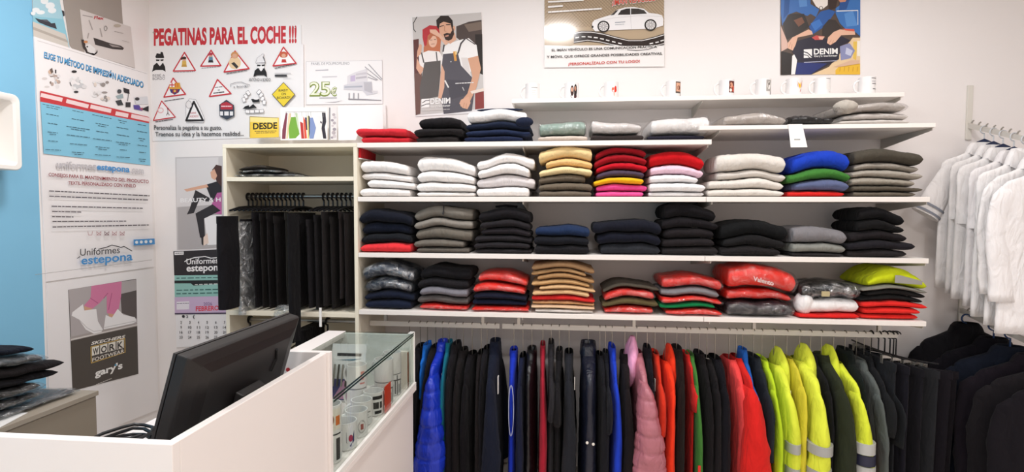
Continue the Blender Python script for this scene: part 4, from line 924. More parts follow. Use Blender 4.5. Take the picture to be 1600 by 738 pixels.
# ---------------------------------------------------------------- white rounded box on the blue wall
def rrect(y0, y1, z0, z1, r, x, n=6):
    out = []
    for cy, cz, a0 in ((y1-r, z1-r, 0), (y0+r, z1-r, pi/2), (y0+r, z0+r, pi), (y1-r, z0+r, 3*pi/2)):
        for k in range(n+1):
            a = a0+pi/2*k/n; out.append((x, cy+r*cos(a), cz+r*sin(a)))
    return out
wb = tag(empty('wall_box', (XL, 2.1, 1.87)), 'white plastic open box with rounded corners on the blue wall', 'wall box')
WP = mat('#f3f0eb', .3, 'plain', .5)
y0, y1, z0, z1 = 1.82, 2.19, 1.680, 2.016
rs = [rrect(y0, y1, z0, z1, .03, XL+.001), rrect(y0, y1, z0, z1, .03, XL+.11), rrect(y0+.004, y1-.004, z0+.004, z1-.004, .028, XL+.114), rrect(y0+.022, y1-.022, z0+.020, z1-.020, .02, XL+.114), rrect(y0+.026, y1-.03, z0+.024, z1-.03, .016, XL+.108), rrect(y0+.06, y1-.06, z0+.05, z1-.07, .016, XL+.012)]
pt(MB().rings(rs, True, True).build('shell', WP, None, True, sharp=30), wb)
pt(MB().rings([rrect(1.85, 2.12, 2.0165, 2.052, .015, XL+x) for x in (.002, .085, .09)], True, True).build('top_cap', WP, None, True, sharp=30), wb)
# ---------------------------------------------------------------- posters and prints
def TEXT_MESH(s, bold=.0):
    cu = bpy.data.curves.new('lettering', 'FONT'); cu.body = s; cu.size = 1; cu.offset = bold; cu.resolution_u = 3
    o = bpy.data.objects.new('lettering', cu); C.objects.link(o)
    bpy.context.view_layer.update()
    me = bpy.data.meshes.new_from_object(o.evaluated_get(bpy.context.evaluated_depsgraph_get()))
    C.objects.unlink(o); bpy.data.objects.remove(o); bpy.data.curves.remove(cu)
    vs = [v.co.copy() for v in me.vertices]; fs = [tuple(p.vertices) for p in me.polygons]; bpy.data.meshes.remove(me)
    return vs, fs
class Poster:
    """a flat sheet on a wall; pictures and lettering are laid on it as thin printed shapes"""
    def __init__(s, name, label, cat, plane, corners, col, th=.002, rough=.5, group=None, base=.0015, kind='plain', spec=.4):
        s.pl = plane; s.base = base+th; s.k = 0; s.pic = MB(); s.lets = []; s.pc = []
        s.org = (0, 0, 1)
        pts = [s.P(u, v, base) for u, v in corners]
        n = s.N()
        mb = MB().prism(pts, n*th)
        s.o = mb.build(name, mat(col, rough, kind, spec)); tag(s.o, label, cat, group)
        c = sum(pts, Vector())/len(pts); s.o.data.transform(Matrix.Translation(-c)); s.o.location = c; s.c = c
    def N(s): return Vector((0, -1, 0)) if s.pl[0] == 'y' else Vector((1, 0, 0))
    def P(s, u, v, off=0.):
        if s.pl[0] == 'y': p = AY(u, v, s.pl[1]); p.y -= off
        else: p = AX(u, v, s.pl[1]); p.x += off
        return p
    def Z(s, u0, v0, sc): s.org = (u0, v0, sc); return s
    def off(s): s.k += 1; return s.base+.0002+s.k*.00005
    def poly(s, col, *xy):
        u0, v0, sc = s.org; o = s.off()
        s.pic.m = s.ci(s.pc, col); s.pic.poly([s.P(u0+xy[i]/sc, v0+xy[i+1]/sc, o) for i in range(0, len(xy), 2)])
        return s
    def ci(s, l, col):
        if col not in l: l.append(col)
        return l.index(col)
    def rect(s, col, x0, y0, x1, y1): return s.poly(col, x0, y0, x1, y0, x1, y1, x0, y1)
    def ell(s, col, cx, cy, rx, ry, n=20, a0=0, a1=360):
        xy = []
        for k in range(n+(a1-a0 < 360)):
            a = radians(a0+(a1-a0)*k/n); xy += [cx+rx*cos(a), cy+ry*sin(a)]
        return s.poly(col, *xy)
    def line(s, col, w, *xy):
        for i in range(0, len(xy)-2, 2):
            x0, y0, x1, y1 = xy[i:i+4]; l = hypot(x1-x0, y1-y0) or 1; dx, dy = (y1-y0)/l*w/2, -(x1-x0)/l*w/2
            ex, ey = (x1-x0)/l*w*.3, (y1-y0)/l*w*.3
            s.poly(col, x0+dx-ex, y0+dy-ey, x1+dx+ex, y1+dy+ey, x1-dx+ex, y1-dy+ey, x0-dx-ex, y0-dy-ey)
        return s
    def ring(s, col, w, cx, cy, rx, ry, n=18): 
        xy = []
        for k in range(n+1): a = 2*pi*k/n; xy += [cx+rx*cos(a), cy+ry*sin(a)]
        return s.line(col, w, *xy)
    def text(s, t, col, x0, y0, x1, y1, h, bold=.012, skew=0.):
        """lettering from (x0,y0) to (x1,y1) along its foot, h tall"""
        u0, v0, sc = s.org; vs, fs = TEXT_MESH(t, bold)
        if not vs: return s
        ax = min(v.x for v in vs); bx_ = max(v.x for v in vs); by = max(v.y for v in vs); ay = min(0, 0)
        mb = MB(); o = s.off(); b = 0
        for v in vs:
            a = (v.x-ax)/(bx_-ax); c = v.y/by
            mb.vert(s.P(u0+(x0+(x1-x0)*a+skew*c)/sc, v0+(y0+(y1-y0)*a-h*c)/sc, o))
        for f in fs: mb.face(f)
        s.lets.append((mb, col))
        return s
    def bars(s, col, x0, y0, x1, y1, h, seed=1, wmin=8, wmax=26, gap=4):
        h *= .8; gap *= 1.5
        """unreadably small words"""
        random.seed(seed); L = hypot(x1-x0, y1-y0); x = 0
        while x < L-2:
            w = min(random.uniform(wmin, wmax), L-x); a, b = x/L, (x+w)/L
            s.line(col, h, x0+(x1-x0)*a, y0+(y1-y0)*a, x0+(x1-x0)*b, y0+(y1-y0)*b); x += w+gap
        return s
    def done(s, rough=.5, spec=.4):
        for mb, cols, nm in [(s.pic, s.pc, 'printed_picture')]+[(m, [c], 'lettering') for m, c in s.lets]:
            if mb.f:
                o = mb.build(nm, [mat(c, rough, 'plain', spec) for c in cols]); o.data.transform(Matrix.Translation(-s.c)); o.parent = s.o
        return s.o
BK = ('y', D); LF = ('x', XL)
SK = '#d9a78c'; SK2 = '#c98f72'
pg = 'posters on the walls'
# --- sticker poster
p = Poster('sticker_poster', 'white poster of car stickers with a red heading, above the wardrobe', 'poster', BK, [(232, 43), (471, 39), (474, 213), (239, 221)], '#eeecec', group=pg)
p.Z(230, 60, 4.472)
RED = '#c8323c'
p.Z(0, 0, 1).text('PEGATINAS PARA EL COCHE !!!', RED, 241, 70.5, 464, 66, 26, .045)
p.Z(230, 60, 4.472)
def baby(dx, dy, sc=1.):
    f = lambda *xy: [c*sc+(dx if i % 2 == 0 else dy) for i, c in enumerate(xy)]
    K = '#1c1a1b'
    p.poly(K, *f(60, 130, 70, 105, 95, 110, 98, 95, 112, 98, 122, 135, 110, 150, 70, 150))
    p.poly('#f0eeee', *f(64, 140, 118, 140, 114, 172, 92, 182, 70, 170)); p.poly(K, *f(64, 148, 92, 150, 86, 160, 66, 160)); p.poly(K, *f(94, 150, 118, 146, 116, 158, 98, 160))
    p.poly(K, *f(38, 235, 48, 190, 70, 172, 92, 190, 114, 172, 128, 200, 132, 235, 112, 222, 62, 222)); p.poly('#f0eeee', *f(78, 180, 106, 180, 92, 196))
baby(0, 0)
p.text('BEBÉ A', '#77747a', 42, 268, 128, 268, 20, .0).text('BORDO', '#77747a', 42, 293, 128, 290, 20, .0)
def tri(x0, y0, x1, y1, x2, y2, w=9, col=RED):
    p.poly('#f4f2f2', x0, y0, x1, y1, x2, y2); p.line(col, w, x0, y0, x1, y1, x2, y2, x0, y0)
def kid(cx, cy, s, hair, top, bot):
    p.poly(top, cx-12*s, cy+10*s, cx+12*s, cy+10*s, cx+15*s, cy+34*s, cx-15*s, cy+34*s); p.poly(bot, cx-14*s, cy+34*s, cx+14*s, cy+34*s, cx+18*s, cy+50*s, cx-18*s, cy+50*s)
    p.ell(SK, cx, cy, 13*s, 13*s); p.ell(hair, cx, cy-7*s, 14*s, 9*s); p.ell(hair, cx-16*s, cy-2*s, 6*s, 8*s)
tri(264, 100, 340, 226, 186, 230); kid(262, 146, 1.1, '#3a2620', '#d9b25a', '#c79a4a'); p.bars('#8b888c', 190, 240, 335, 233, 5, 3)
tri(450, 85, 518, 192, 378, 196); kid(448, 118, 1.05, '#b4364a', '#5f86a0', '#2d2b30'); p.bars('#8b888c', 385, 210, 510, 200, 5, 4)
tri(186, 280, 272, 392, 122, 412)
p.poly('#d9a03c', 162, 312, 232, 312, 240, 350, 225, 380, 196, 396, 170, 380, 158, 350); p.rect('#f0ecec', 162, 312, 196, 342); p.rect(RED, 175, 312, 182, 342); p.rect(RED, 162, 324, 196, 331)
p.rect('#d9622c', 200, 314, 206, 342); p.rect('#d9622c', 216, 314, 222, 342); p.poly('#2f3a78', 162, 356, 236, 356, 224, 380, 196, 396, 170, 380); p.poly('#8c2a44', 180, 356, 194, 356, 194, 394, 182, 388); p.poly('#8c2a44', 206, 356, 220, 356, 218, 384, 206, 390); p.ell('#e0b04a', 198, 370, 9, 9)
p.bars('#5f5c60', 128, 440, 262, 420, 7, 5)
tri(496, 290, 590, 388, 440, 408); p.bars('#4c494d', 478, 345, 530, 340, 6, 6); p.bars('#4c494d', 470, 385, 545, 376, 10, 7); p.bars('#4c494d', 500, 364, 512, 363, 6, 8)
tri(107, 440, 202, 552, 50, 575, 7); p.ell('#e6b9bb', 100, 505, 22, 20); p.ell('#f4f2f2', 100, 505, 15, 13); p.line('#6a5a60', 5, 150, 500, 150, 520, 142, 540); p.line('#6a5a60', 5, 150, 520, 160, 538); p.ell('#8a3a48', 151, 494, 6, 7); p.bars('#4c494d', 66, 585, 190, 566, 7, 9)
p.poly('#f3f1f1', 280, 580, 276, 470, 300, 425, 345, 430, 372, 480, 408, 565, 400, 590); p.line('#a9a6aa', 3, 280, 580, 276, 470, 300, 425, 345, 430, 372, 480, 408, 565, 400, 590, 280, 590)
tri(332, 445, 396, 575, 280, 575, 14, '#1f1d1f'); p.ell('#e9e6e6', 298, 465, 20, 26); p.ring('#9a979b', 3, 298, 465, 20, 26); p.text('BEBÉ', '#c9737a', 310, 530, 350, 528, 14, .0); p.text('A BORDO', '#c9737a', 304, 556, 366, 553, 16, .0)
p.text('Personaliza la pegatina a su gusto.', '#2b292b', 56, 640, 528, 640, 30, .012); p.text('Traenos su idea y la hacemos realidad...', '#2b292b', 64, 686, 680, 682, 30, .012)
p.Z(345, 60, 4.469)
tri(106, 92, 203, 214, 30, 238); p.ell('#e8c9a0', 105, 175, 42, 44); p.ell('#c98f5a', 104, 120, 26, 24); p.ell(SK, 104, 126, 17, 16); p.poly('#3a3634', 80, 178, 100, 168, 130, 200, 118, 216); p.bars('#6b686c', 48, 250, 190, 225, 7, 11)
baby(196, 38, 1.0); p.poly('#e6e4e5', 250, 175, 262, 140, 300, 112, 310, 118, 300, 135, 316, 172); p.line('#b2afb3', 3, 250, 175, 262, 140, 300, 112, 310, 118, 300, 135, 316, 172)
p.text('ANTONIO A BORDO', '#2b292b', 203, 303, 354, 303, 22, .0)
tri(444, 66, 532, 178, 372, 196); p.ell('#c25a3c', 445, 118, 30, 22); p.ell(SK, 446, 124, 15, 13); p.poly('#c03a34', 434, 150, 460, 150, 466, 172, 430, 172); p.bars('#4c494d', 385, 213, 525, 182, 7, 12)
p.rect('#b9b6ba', 384, 246, 496, 250); p.rect('#3d3b3e', 384, 257, 468, 271); p.rect('#c9c6ca', 440, 279, 500, 282)
p.line('#77757a', 3, 76, 340, 78, 322, 112, 312, 150, 308, 182, 320, 212, 330); p.text('a bordo', '#5d5a5e', 96, 350, 200, 344, 16, .0)
K = '#1c1a1b'
for (x, y, r) in ((183, 408, 60), (200, 385, 55), (170, 432, 75), (275, 378, 130), (290, 400, 120), (300, 425, 110), (312, 450, 95), (196, 514, 5), (228, 514, 0), (262, 512, 0), (294, 511, -4)):
    c, s_ = cos(radians(r)), sin(radians(r)); q = []
    for dx, dy in ((-15, -11), (15, -11), (15, 11), (-15, 11)): q += [x+dx*c-dy*s_, y+dx*s_+dy*c]
    p.poly('#f5f3f3', *q); p.line('#77757a', 2.5, *(q+q[:2]))
p.poly(K, 222, 428, 280, 424, 276, 448, 232, 450); p.ell('#f2f0f0', 256, 424, 20, 8); p.poly(K, 162, 496, 180, 478, 206, 470, 210, 484, 236, 462, 262, 490, 240, 488, 215, 496)
p.poly('#39414f', 50, 432, 102, 470, 104, 545, 52, 572, 2, 545, 0, 468); p.poly('#b02f3e', 10, 462, 50, 446, 94, 470, 94, 500, 10, 500); p.rect('#e9e8ea', 6, 514, 96, 542); p.rect('#39414f', 26, 512, 36, 542); p.rect('#39414f', 66, 512, 74, 542); p.bars('#f0c9cf', 16, 478, 88, 478, 10, 15)
p.poly('#2b2722', 447, 310, 528, 396, 447, 484, 366, 396); p.poly('#e9cf3a', 447, 315, 523, 396, 447, 479, 371, 396); p.text('BABY', '#3a3420', 414, 376, 480, 374, 17, .015); p.text('ON', '#3a3420', 432, 401, 464, 400, 17, .015); p.text('BOARD!', '#3a3420', 402, 428, 494, 424, 17, .015)
p.done()
for u, v in ((240, 51), (460, 43)): 
    q = AY(u, v, D-.0045); s_ = MB().lathe([(0, .003), (.005, .002), (.006, 0)], 12, cap1=False).build('screw', METAL, p.o, True); s_.rotation_euler = (pi/2, 0, 0); s_.location = q-p.c
# --- things standing on the wardrobe: DESDE card and two picture cards
ycard = D-.03
ys = ('y', 2.98)
p = Poster('price_sign', 'yellow price sign in black letters standing on the wardrobe', 'sign', ys, [(391, 182), (436, 184), (436, 214.5), (391, 216)], '#e9c545', group='cards standing on the wardrobe')
p.Z(345, 60, 4.469).poly('#efd98a', 205, 548, 400, 556, 400, 590, 205, 585); p.line('#4a463a', 3, 205, 690, 205, 548, 400, 556)
p.text('DESDE', '#1c1a18', 228, 636, 396, 630, 44, .03); p.bars('#5a5030', 240, 650, 390, 648, 5, 21); p.bars('#5a5030', 250, 662, 380, 660, 5, 22); p.done()
p = Poster('picture_card', 'picture card of colourful garments on a rack standing on the wardrobe', 'card', ys, [(439, 168), (512, 168), (512, 218.5), (439, 219.5)], '#f2f0ee', group='cards standing on the wardrobe')
p.Z(420, 160, 9.225)
p.line('#8d8a8c', 6, 245, 140, 820, 138)
for c, xy in (('#7e3b4c', (250, 150, 275, 160, 262, 300, 245, 530, 195, 530, 200, 400)), ('#e9cfa9', (290, 160, 330, 160, 300, 380, 280, 525, 255, 525)), ('#76a83e', (325, 215, 405, 210, 420, 330, 448, 460, 390, 520, 300, 525, 290, 380)), ('#c8d8b8', (380, 150, 420, 160, 450, 440, 420, 360)),
    ('#f0eeea', (430, 150, 490, 150, 520, 330, 520, 500, 470, 480)), ('#b8342f', (455, 280, 500, 300, 515, 525, 475, 525)), ('#d9543c', (500, 200, 530, 260, 555, 520, 520, 525)), ('#3d2f48', (525, 220, 552, 220, 560, 400, 545, 400)), ('#e9d98a', (560, 200, 578, 200, 582, 525, 562, 525)), ('#3b3a40', (575, 190, 596, 210, 600, 400, 584, 525)),
    ('#7f92c0', (600, 225, 640, 222, 685, 370, 650, 525, 592, 525)), ('#e9e4e4', (690, 200, 760, 200, 770, 525, 680, 525)), ('#2f2a35', (770, 150, 820, 150, 832, 280, 812, 360, 835, 525, 790, 525, 765, 380, 780, 260)), ('#4a454e', (745, 270, 770, 285, 768, 310, 748, 298))): p.poly(c, *xy)
for x in (262, 310, 370, 400, 480, 540, 570, 610, 790): p.line('#8d8a8c', 3, x, 140, x+6, 215)
p.done()
p = Poster('picture_card', 'narrow grey picture strip with dark left edge standing on the wardrobe', 'card', ys, [(514.5, 168), (527, 168), (527, 219), (514.5, 219)], '#e3dfdf', group='cards standing on the wardrobe')
p.Z(420, 160, 9.225).rect('#6f7176', 874, 78, 890, 540)
for k, (x, y, r) in enumerate(((940, 180, 24), (955, 220, 22), (920, 260, 22), (950, 300, 24), (925, 340, 18), (950, 390, 26), (940, 440, 30), (950, 490, 28), (915, 510, 18))): p.ell(['#b3a9ae', '#c9c0c4', '#9b939c'][k % 3], x, y, r, r*.9, 10)
p.done()
p = Poster('blank_board', 'blank white board leaning between the picture strip and red jackets', 'board', ('y', 2.97), [(529, 166), (598, 164), (599, 203), (562, 204), (556, 219), (529, 219.5)], '#f3f0ef', group='cards standing on the wardrobe'); p.done()
# --- 25 euro panel
p = Poster('price_poster', 'pale price poster with green outlined price and a grey building', 'poster', BK, [(478, 97), (597, 94), (598, 163), (479, 164)], '#f1eeee', group=pg)
p.Z(475, 85, 5.27)
p.line('#c9c3c6', 2.5, 20, 62, 645, 50, 650, 408, 20, 415, 20, 62)
p.text('PANEL DE POLIPROPILENO', '#96939a', 62, 90, 376, 86, 22, .0); p.bars('#bdb9c0', 100, 134, 200, 130, 12, 31); p.bars('#cfcbd0', 155, 188, 272, 184, 12, 32)
for dx, dy in ((-4, 0), (4, 0), (0, -4), (0, 4), (-3, -3), (3, 3), (-3, 3), (3, -3)): pass
p.text('25', '#7f8f3a', 48, 342, 220, 340, 116, .045); p.text('25', '#f1f3d9', 53, 337, 215, 335, 106, .0)
p.text('€', '#7f8f3a', 222, 344, 274, 342, 74, .045); p.text('€', '#f1f3d9', 227, 340, 269, 338, 66, -.005)
p.bars('#b9b6ba', 132, 362, 270, 360, 12, 33)
p.poly('#dcd8dc', 360, 180, 420, 150, 520, 120, 525, 225, 480, 225, 480, 250, 360, 250); p.poly('#c2b4cf', 385, 180, 425, 172, 425, 222, 385, 226); p.poly('#c9c4ca', 430, 160, 518, 148, 518, 166, 430, 176); p.poly('#bab5bc', 430, 190, 518, 180, 518, 196, 430, 206)
p.poly('#d3d0d6', 330, 255, 485, 225, 560, 225, 570, 330, 520, 340, 485, 300, 330, 292); p.poly('#bcb9bf', 495, 230, 560, 232, 568, 325, 500, 300); p.bars('#aeb0bb', 340, 272, 480, 266, 16, 34)
p.poly('#d9d5d8', 560, 300, 608, 302, 606, 322, 572, 330); p.rect('#a9a5aa', 370, 320, 380, 368); p.rect('#a9a5aa', 408, 320, 418, 368); p.rect('#a9a5aa', 445, 322, 455, 368); p.poly('#8f8b90', 365, 366, 500, 370, 640, 378, 640, 384, 500, 380, 370, 376)
for a in ((505, 105, 640, 215), (535, 84, 645, 205), (525, 160, 610, 212), (530, 190, 600, 215)): p.line('#9d9aa0', 6, *a)
p.poly('#b5b1b5', 170, 398, 270, 390, 330, 380, 260, 398); p.done()
p = Poster('wall_cover_strip', 'white vertical cable cover strip right of the price poster', 'cover strip', BK, [(598.5, 165), (603.5, 165), (604.5, 202), (599.5, 202)], '#eeebea', .012); p.done()
p = Poster('wall_cover_strip', 'white vertical cable cover strip under the sticker poster right edge', 'cover strip', BK, [(470.5, 70), (475, 70), (476, 214), (471.5, 214)], '#efecec', .008); p.done()
# --- apron couple poster
p = Poster('advert_poster', 'poster of a couple in grey aprons above the black pile', 'poster', BK, [(642.5, 27), (752, 19), (758.5, 176), (650, 182.5)], '#efecec', group=pg)
p.Z(640, 10, 4.1)
p.poly('#c9c4c1', 18, 72, 460, 40, 478, 655, 40, 700)
p.poly('#4f433f', 300, 130, 380, 100, 462, 88, 468, 300, 420, 300, 300, 200); p.poly('#7a6a5f', 350, 118, 462, 98, 464, 150, 380, 165); p.poly('#2b2523', 420, 180, 466, 180, 470, 440, 430, 420)
p.poly('#5d2f2c', 25, 215, 60, 210, 60, 520, 34, 560); p.poly('#6b4a42', 30, 430, 80, 430, 70, 690, 40, 698); p.poly('#8a3b37', 420, 560, 476, 540, 478, 655, 420, 662)
p.line('#3a3634', 5, 48, 70, 25, 110, 28, 150, 40, 165); p.poly('#b8343a', 84, 150, 130, 122, 190, 130, 200, 260, 100, 280, 84, 200)
# woman
p.poly('#c0724f', 118, 190, 140, 168, 185, 172, 202, 215, 196, 300, 90, 312, 92, 260, 110, 250); p.ell('#e3b79f', 150, 225, 27, 40); p.poly('#b5694a', 120, 200, 138, 176, 170, 176, 186, 196, 150, 190, 128, 220); p.line('#7a3b33', 3, 140, 244, 160, 242); p.line('#5a3a30', 3, 134, 218, 146, 216); p.line('#5a3a30', 3, 158, 214, 170, 213)
p.poly('#efe9e6', 60, 310, 120, 285, 190, 290, 215, 330, 210, 420, 70, 420); p.poly('#dba78c', 48, 330, 75, 305, 80, 250, 66, 240, 50, 290, 44, 400, 70, 440, 96, 400, 70, 380)
p.poly('#5b5553', 96, 360, 200, 348, 200, 420, 184, 580, 70, 600, 66, 520, 82, 440); p.line('#4b4543', 8, 92, 360, 78, 300); p.line('#4b4543', 7, 178, 350, 172, 295)
p.poly('#e3b49b', 130, 150, 170, 150, 225, 215, 250, 240, 230, 250, 190, 200, 132, 168)
# man
p.poly('#f1eeec', 215, 265, 250, 240, 330, 215, 380, 205, 430, 250, 440, 320, 420, 410, 330, 440, 210, 420); p.poly('#dcd6d3', 330, 330, 372, 330, 395, 450, 350, 430)
p.poly(SK, 226, 190, 290, 170, 300, 215, 262, 242, 232, 225); p.ell('#dba88c', 236, 145, 46, 62); p.poly('#2c2320', 176, 130, 172, 90, 200, 62, 250, 62, 276, 92, 284, 160, 272, 150, 264, 112, 220, 100, 196, 112, 186, 150); p.ell('#dba88c', 286, 142, 8, 16)
p.poly('#3b2a24', 218, 180, 240, 172, 262, 176, 282, 140, 286, 180, 272, 212, 250, 222, 230, 214); p.poly('#c98f7c', 228, 190, 252, 184, 250, 194, 232, 198); p.line('#2c2320', 5, 194, 132, 220, 124); p.line('#2c2320', 5, 236, 120, 262, 118); p.line('#b98468', 4, 226, 128, 224, 160, 236, 162)
p.line('#4a4548', 9, 216, 290, 222, 250); p.line('#4a4548', 10, 312, 300, 330, 240, 360, 205); p.line('#4a4548', 6, 360, 205, 420, 245)
p.poly('#55525a', 216, 308, 310, 298, 330, 380, 400, 456, 420, 520, 400, 670, 220, 690, 200, 560, 224, 420, 208, 380); p.poly('#4a474f', 240, 470, 400, 480, 398, 560, 262, 600)
p.poly('#d99a4a', 280, 292, 296, 288, 304, 350, 288, 352); p.poly('#e8c98a', 290, 290, 302, 288, 306, 310, 294, 312); p.line('#e9e6e2', 9, 228, 478, 250, 520); p.line('#c9c6c4', 5, 340, 520, 350, 540); p.ell('#c9c6c4', 266, 356, 4, 4)
p.poly('#d3a184', 374, 335, 440, 318, 458, 400, 430, 520, 384, 620, 352, 655, 326, 640, 330, 610, 372, 560, 404, 450); p.poly('#dba98d', 330, 600, 380, 580, 392, 620, 372, 660, 340, 652, 320, 624); p.line('#b98468', 3, 345, 650, 352, 620); p.line('#b98468', 3, 362, 655, 366, 624)
p.poly('#d8a88e', 206, 370, 226, 420, 224, 520, 205, 592, 185, 590, 196, 500)
p.poly('#e8d9cc', 390, 545, 476, 525, 476, 545, 400, 562)
p.poly('#f3f1ef', 78, 596, 128, 592, 128, 648, 78, 652); p.line('#55504f', 5, 84, 620, 104, 606, 128, 604); p.line('#55504f', 5, 78, 640, 108, 628, 128, 626)
p.text('DENIM', '#f3f1ef', 134, 628, 262, 622, 36, .03); p.text("Gary's workwear", '#f3f1ef', 136, 650, 262, 642, 14, .012); p.bars('#d9d4d0', 82, 670, 262, 660, 4, 41); p.bars('#e3e0de', 296, 496, 410, 490, 7, 42)
p.done(.35)
# --- car magnet poster
p = Poster('advert_poster', 'poster with a white car on a winding road, above the photo mugs', 'poster', BK, [(850.5, -26), (1038.5, -29), (1038.5, 101.5), (850.5, 107)], '#efecea', .003, .14, group=pg, spec=.55)
p.Z(845, 0, 6.59)
p.poly('#b9a489', 38, -160, 1268, -180, 1268, 430, 1140, 470, 900, 460, 640, 470, 340, 470, 38, 520)
for k in range(40):      # fine lattice of the backdrop
    x = 38+k*34
    p.line('#8a7863', 4, max(38, x), -150 if x >= 38 else -150, min(1268, x+430), -150+(min(1268, x+430)-x))
for k in range(40):
    x = 1268-k*34
    p.line('#9a876f', 3, x, -150, max(38, x-430), -150+(x-max(38, x-430)))
p.poly('#efecea', 38, 470, 330, 480, 660, 474, 900, 474, 1200, 470, 1268, 480, 1268, 690, 38, 700)
p.poly('#2d2422', 340, 340, 420, 325, 520, 325, 640, 345, 760, 380, 900, 412, 1040, 412, 1160, 385, 1268, 350, 1268, 465, 1200, 480, 1060, 490, 880, 480, 720, 470, 600, 445, 480, 430, 340, 450)
p.line('#efecea', 7, 340, 350, 420, 336, 520, 337, 640, 357, 760, 392, 900, 424, 1040, 424, 1160, 397, 1268, 364); p.line('#efecea', 6, 340, 440, 480, 420, 600, 434, 720, 462, 800, 476); p.line('#efecea', 6, 1110, 484, 1190, 474, 1268, 452)
for a in ((358, 396, 390, 390), (422, 384, 455, 384), (486, 384, 520, 388), (548, 392, 582, 396), (612, 403, 645, 409), (672, 418, 702, 425), (735, 434, 764, 441), (798, 450, 828, 456), (1120, 456, 1150, 450), (1180, 444, 1208, 438), (1232, 428, 1262, 420)): p.line('#efecea', 11, *a)
p.poly('#efecea', 380, 480, 660, 474, 880, 480, 1060, 478, 1190, 470, 1190, 520, 380, 520)
p.line('#2d2422', 6, 890, 520, 980, 526, 1100, 516, 1190, 488)
p.poly('#f1eff0', 525, 290, 530, 240, 550, 215, 620, 190, 720, 160, 780, 110, 860, 84, 960, 80, 1060, 98, 1110, 140, 1200, 150, 1245, 165, 1258, 200, 1256, 270, 1190, 290, 1180, 300, 700, 318, 560, 330)
p.poly('#2d2a2a', 790, 160, 825, 112, 880, 96, 918, 94, 920, 158); p.poly('#3a3634', 926, 156, 926, 94, 1000, 96, 1060, 112, 1090, 148); p.poly('#3d3a39', 716, 166, 770, 118, 800, 108, 752, 160); p.ell('#f1eff0', 770, 162, 18, 9)
p.line('#cbc8ca', 3, 560, 225, 760, 190, 1000, 170, 1240, 175); p.line('#cbc8ca', 3, 922, 160, 930, 300); p.bars('#a9adb5', 765, 240, 870, 232, 12, 51); p.bars('#b9bcc2', 765, 262, 860, 256, 8, 52); p.ell('#2d2a2a', 532, 284, 10, 12)
for cx, cy in ((644, 280), (1126, 265)):
    p.ell('#2a2626', cx, cy, 62, 60, 28); p.ell('#d9d6d6', cx, cy, 48, 46, 24)
    for k in range(10): a = pi*k/5; p.line('#8f8b8b', 5, cx, cy, cx+44*cos(a), cy+42*sin(a))
    p.ell('#e3e0e0', cx, cy, 10, 10)
p.text('¡IMÁN VEHÍCULO', '#e9e4e0', 730, 66, 1184, 16, 72, .05); p.text('¡IMÁN VEHÍCULO', '#d5432f', 732, 62, 1180, 14, 66, .02)
p.bars('#f3f0ee', 80, 28, 435, 10, 22, 53, 20, 60, 6); p.bars('#f3f0ee', 80, 80, 232, 70, 22, 54, 20, 60, 6); p.bars('#f3f0ee', 80, 134, 620, 98, 20, 55, 20, 70, 8)
p.text('EL IMÁN VEHÍCULO ES UNA COMUNICACIÓN PRÁCTICA', '#2a2727', 112, 536, 1192, 500, 30, .02); p.text('Y MÓVIL QUE OFRECE GRANDES POSIBILIDADES CREATIVAS.', '#2a2727', 62, 606, 1248, 570, 30, .02)
p.text('¡PERSONALÍZALO CON TU LOGO!', '#c9423a', 284, 680, 1016, 650, 34, .02)
p.done(.14, .55)
for u, v in ((855, 100.5), (1032.5, 96)):
    q = AY(u, v, D-.0045); s_ = MB().lathe([(0, .003), (.006, .002), (.007, 0)], 12, cap1=False).build('screw', mat('#4a4644', .35, 'plain', .5, .8), p.o, True); s_.rotation_euler = (pi/2, 0, 0); s_.location = q-p.c+Vector((0, .0005, 0))
# --- denim shirts poster
p = Poster('advert_poster', 'poster of two people in blue denim shirts leaning on a table, top right', 'poster', BK, [(1218.5, -48), (1343.5, -50), (1343.5, 116), (1218.5, 118)], '#eeebe9', group=pg)
p.Z(1210, 0, 5.907)
p.poly('#57483f', 52, -280, 788, -290, 788, 685, 52, 695)
p.poly('#e6c9a0', 720, 350, 788, 350, 788, 690, 340, 690, 500, 620); p.poly('#e8b93c', 560, 650, 600, 610, 788, 590, 788, 690, 560, 690); p.poly('#e3bf5a', 725, 385, 760, 385, 750, 560, 722, 540); p.rect('#f0e9dc', 760, 380, 788, 520)
for x in (600, 640, 680, 720, 760): p.line('#c98f2c', 5, x, 660, x+4, 620)
p.poly('#8b8fb5', 600, 430, 690, 400, 740, 470, 700, 540, 610, 560); p.poly('#c3c6dc', 660, 440, 720, 470, 700, 520, 650, 500)
p.poly('#3f6fb2', 60, -280, 320, -280, 330, 40, 410, 90, 380, 160, 330, 130, 300, 150, 200, 110, 120, 140, 70, 240, 56, 120); p.poly('#5a8cc9', 210, -60, 290, -60, 300, 60, 230, 70); p.poly('#2b5593', 90, 0, 140, -20, 130, 120, 80, 180)
p.poly('#d9b5a6', 56, 240, 110, 370, 130, 440, 60, 480); p.poly('#35302e', 75, 220, 140, 130, 270, 130, 320, 250, 220, 320, 110, 370); p.poly('#7a5342', 175, 190, 250, 160, 275, 210, 220, 250)
p.poly('#efe6e0', 310, -60, 490, -60, 488, 50, 430, 95, 380, 60); p.ring('#57504c', 5, 426, 78, 15, 15); p.poly('#3a2b26', 486, -80, 600, -80, 560, 80, 500, 100)
p.poly('#2e5a9e', 315, 250, 420, 110, 500, 90, 560, 110, 470, 240, 380, 300, 350, 320); p.poly('#3e74bd', 330, 220, 410, 180, 440, 230, 370, 290)
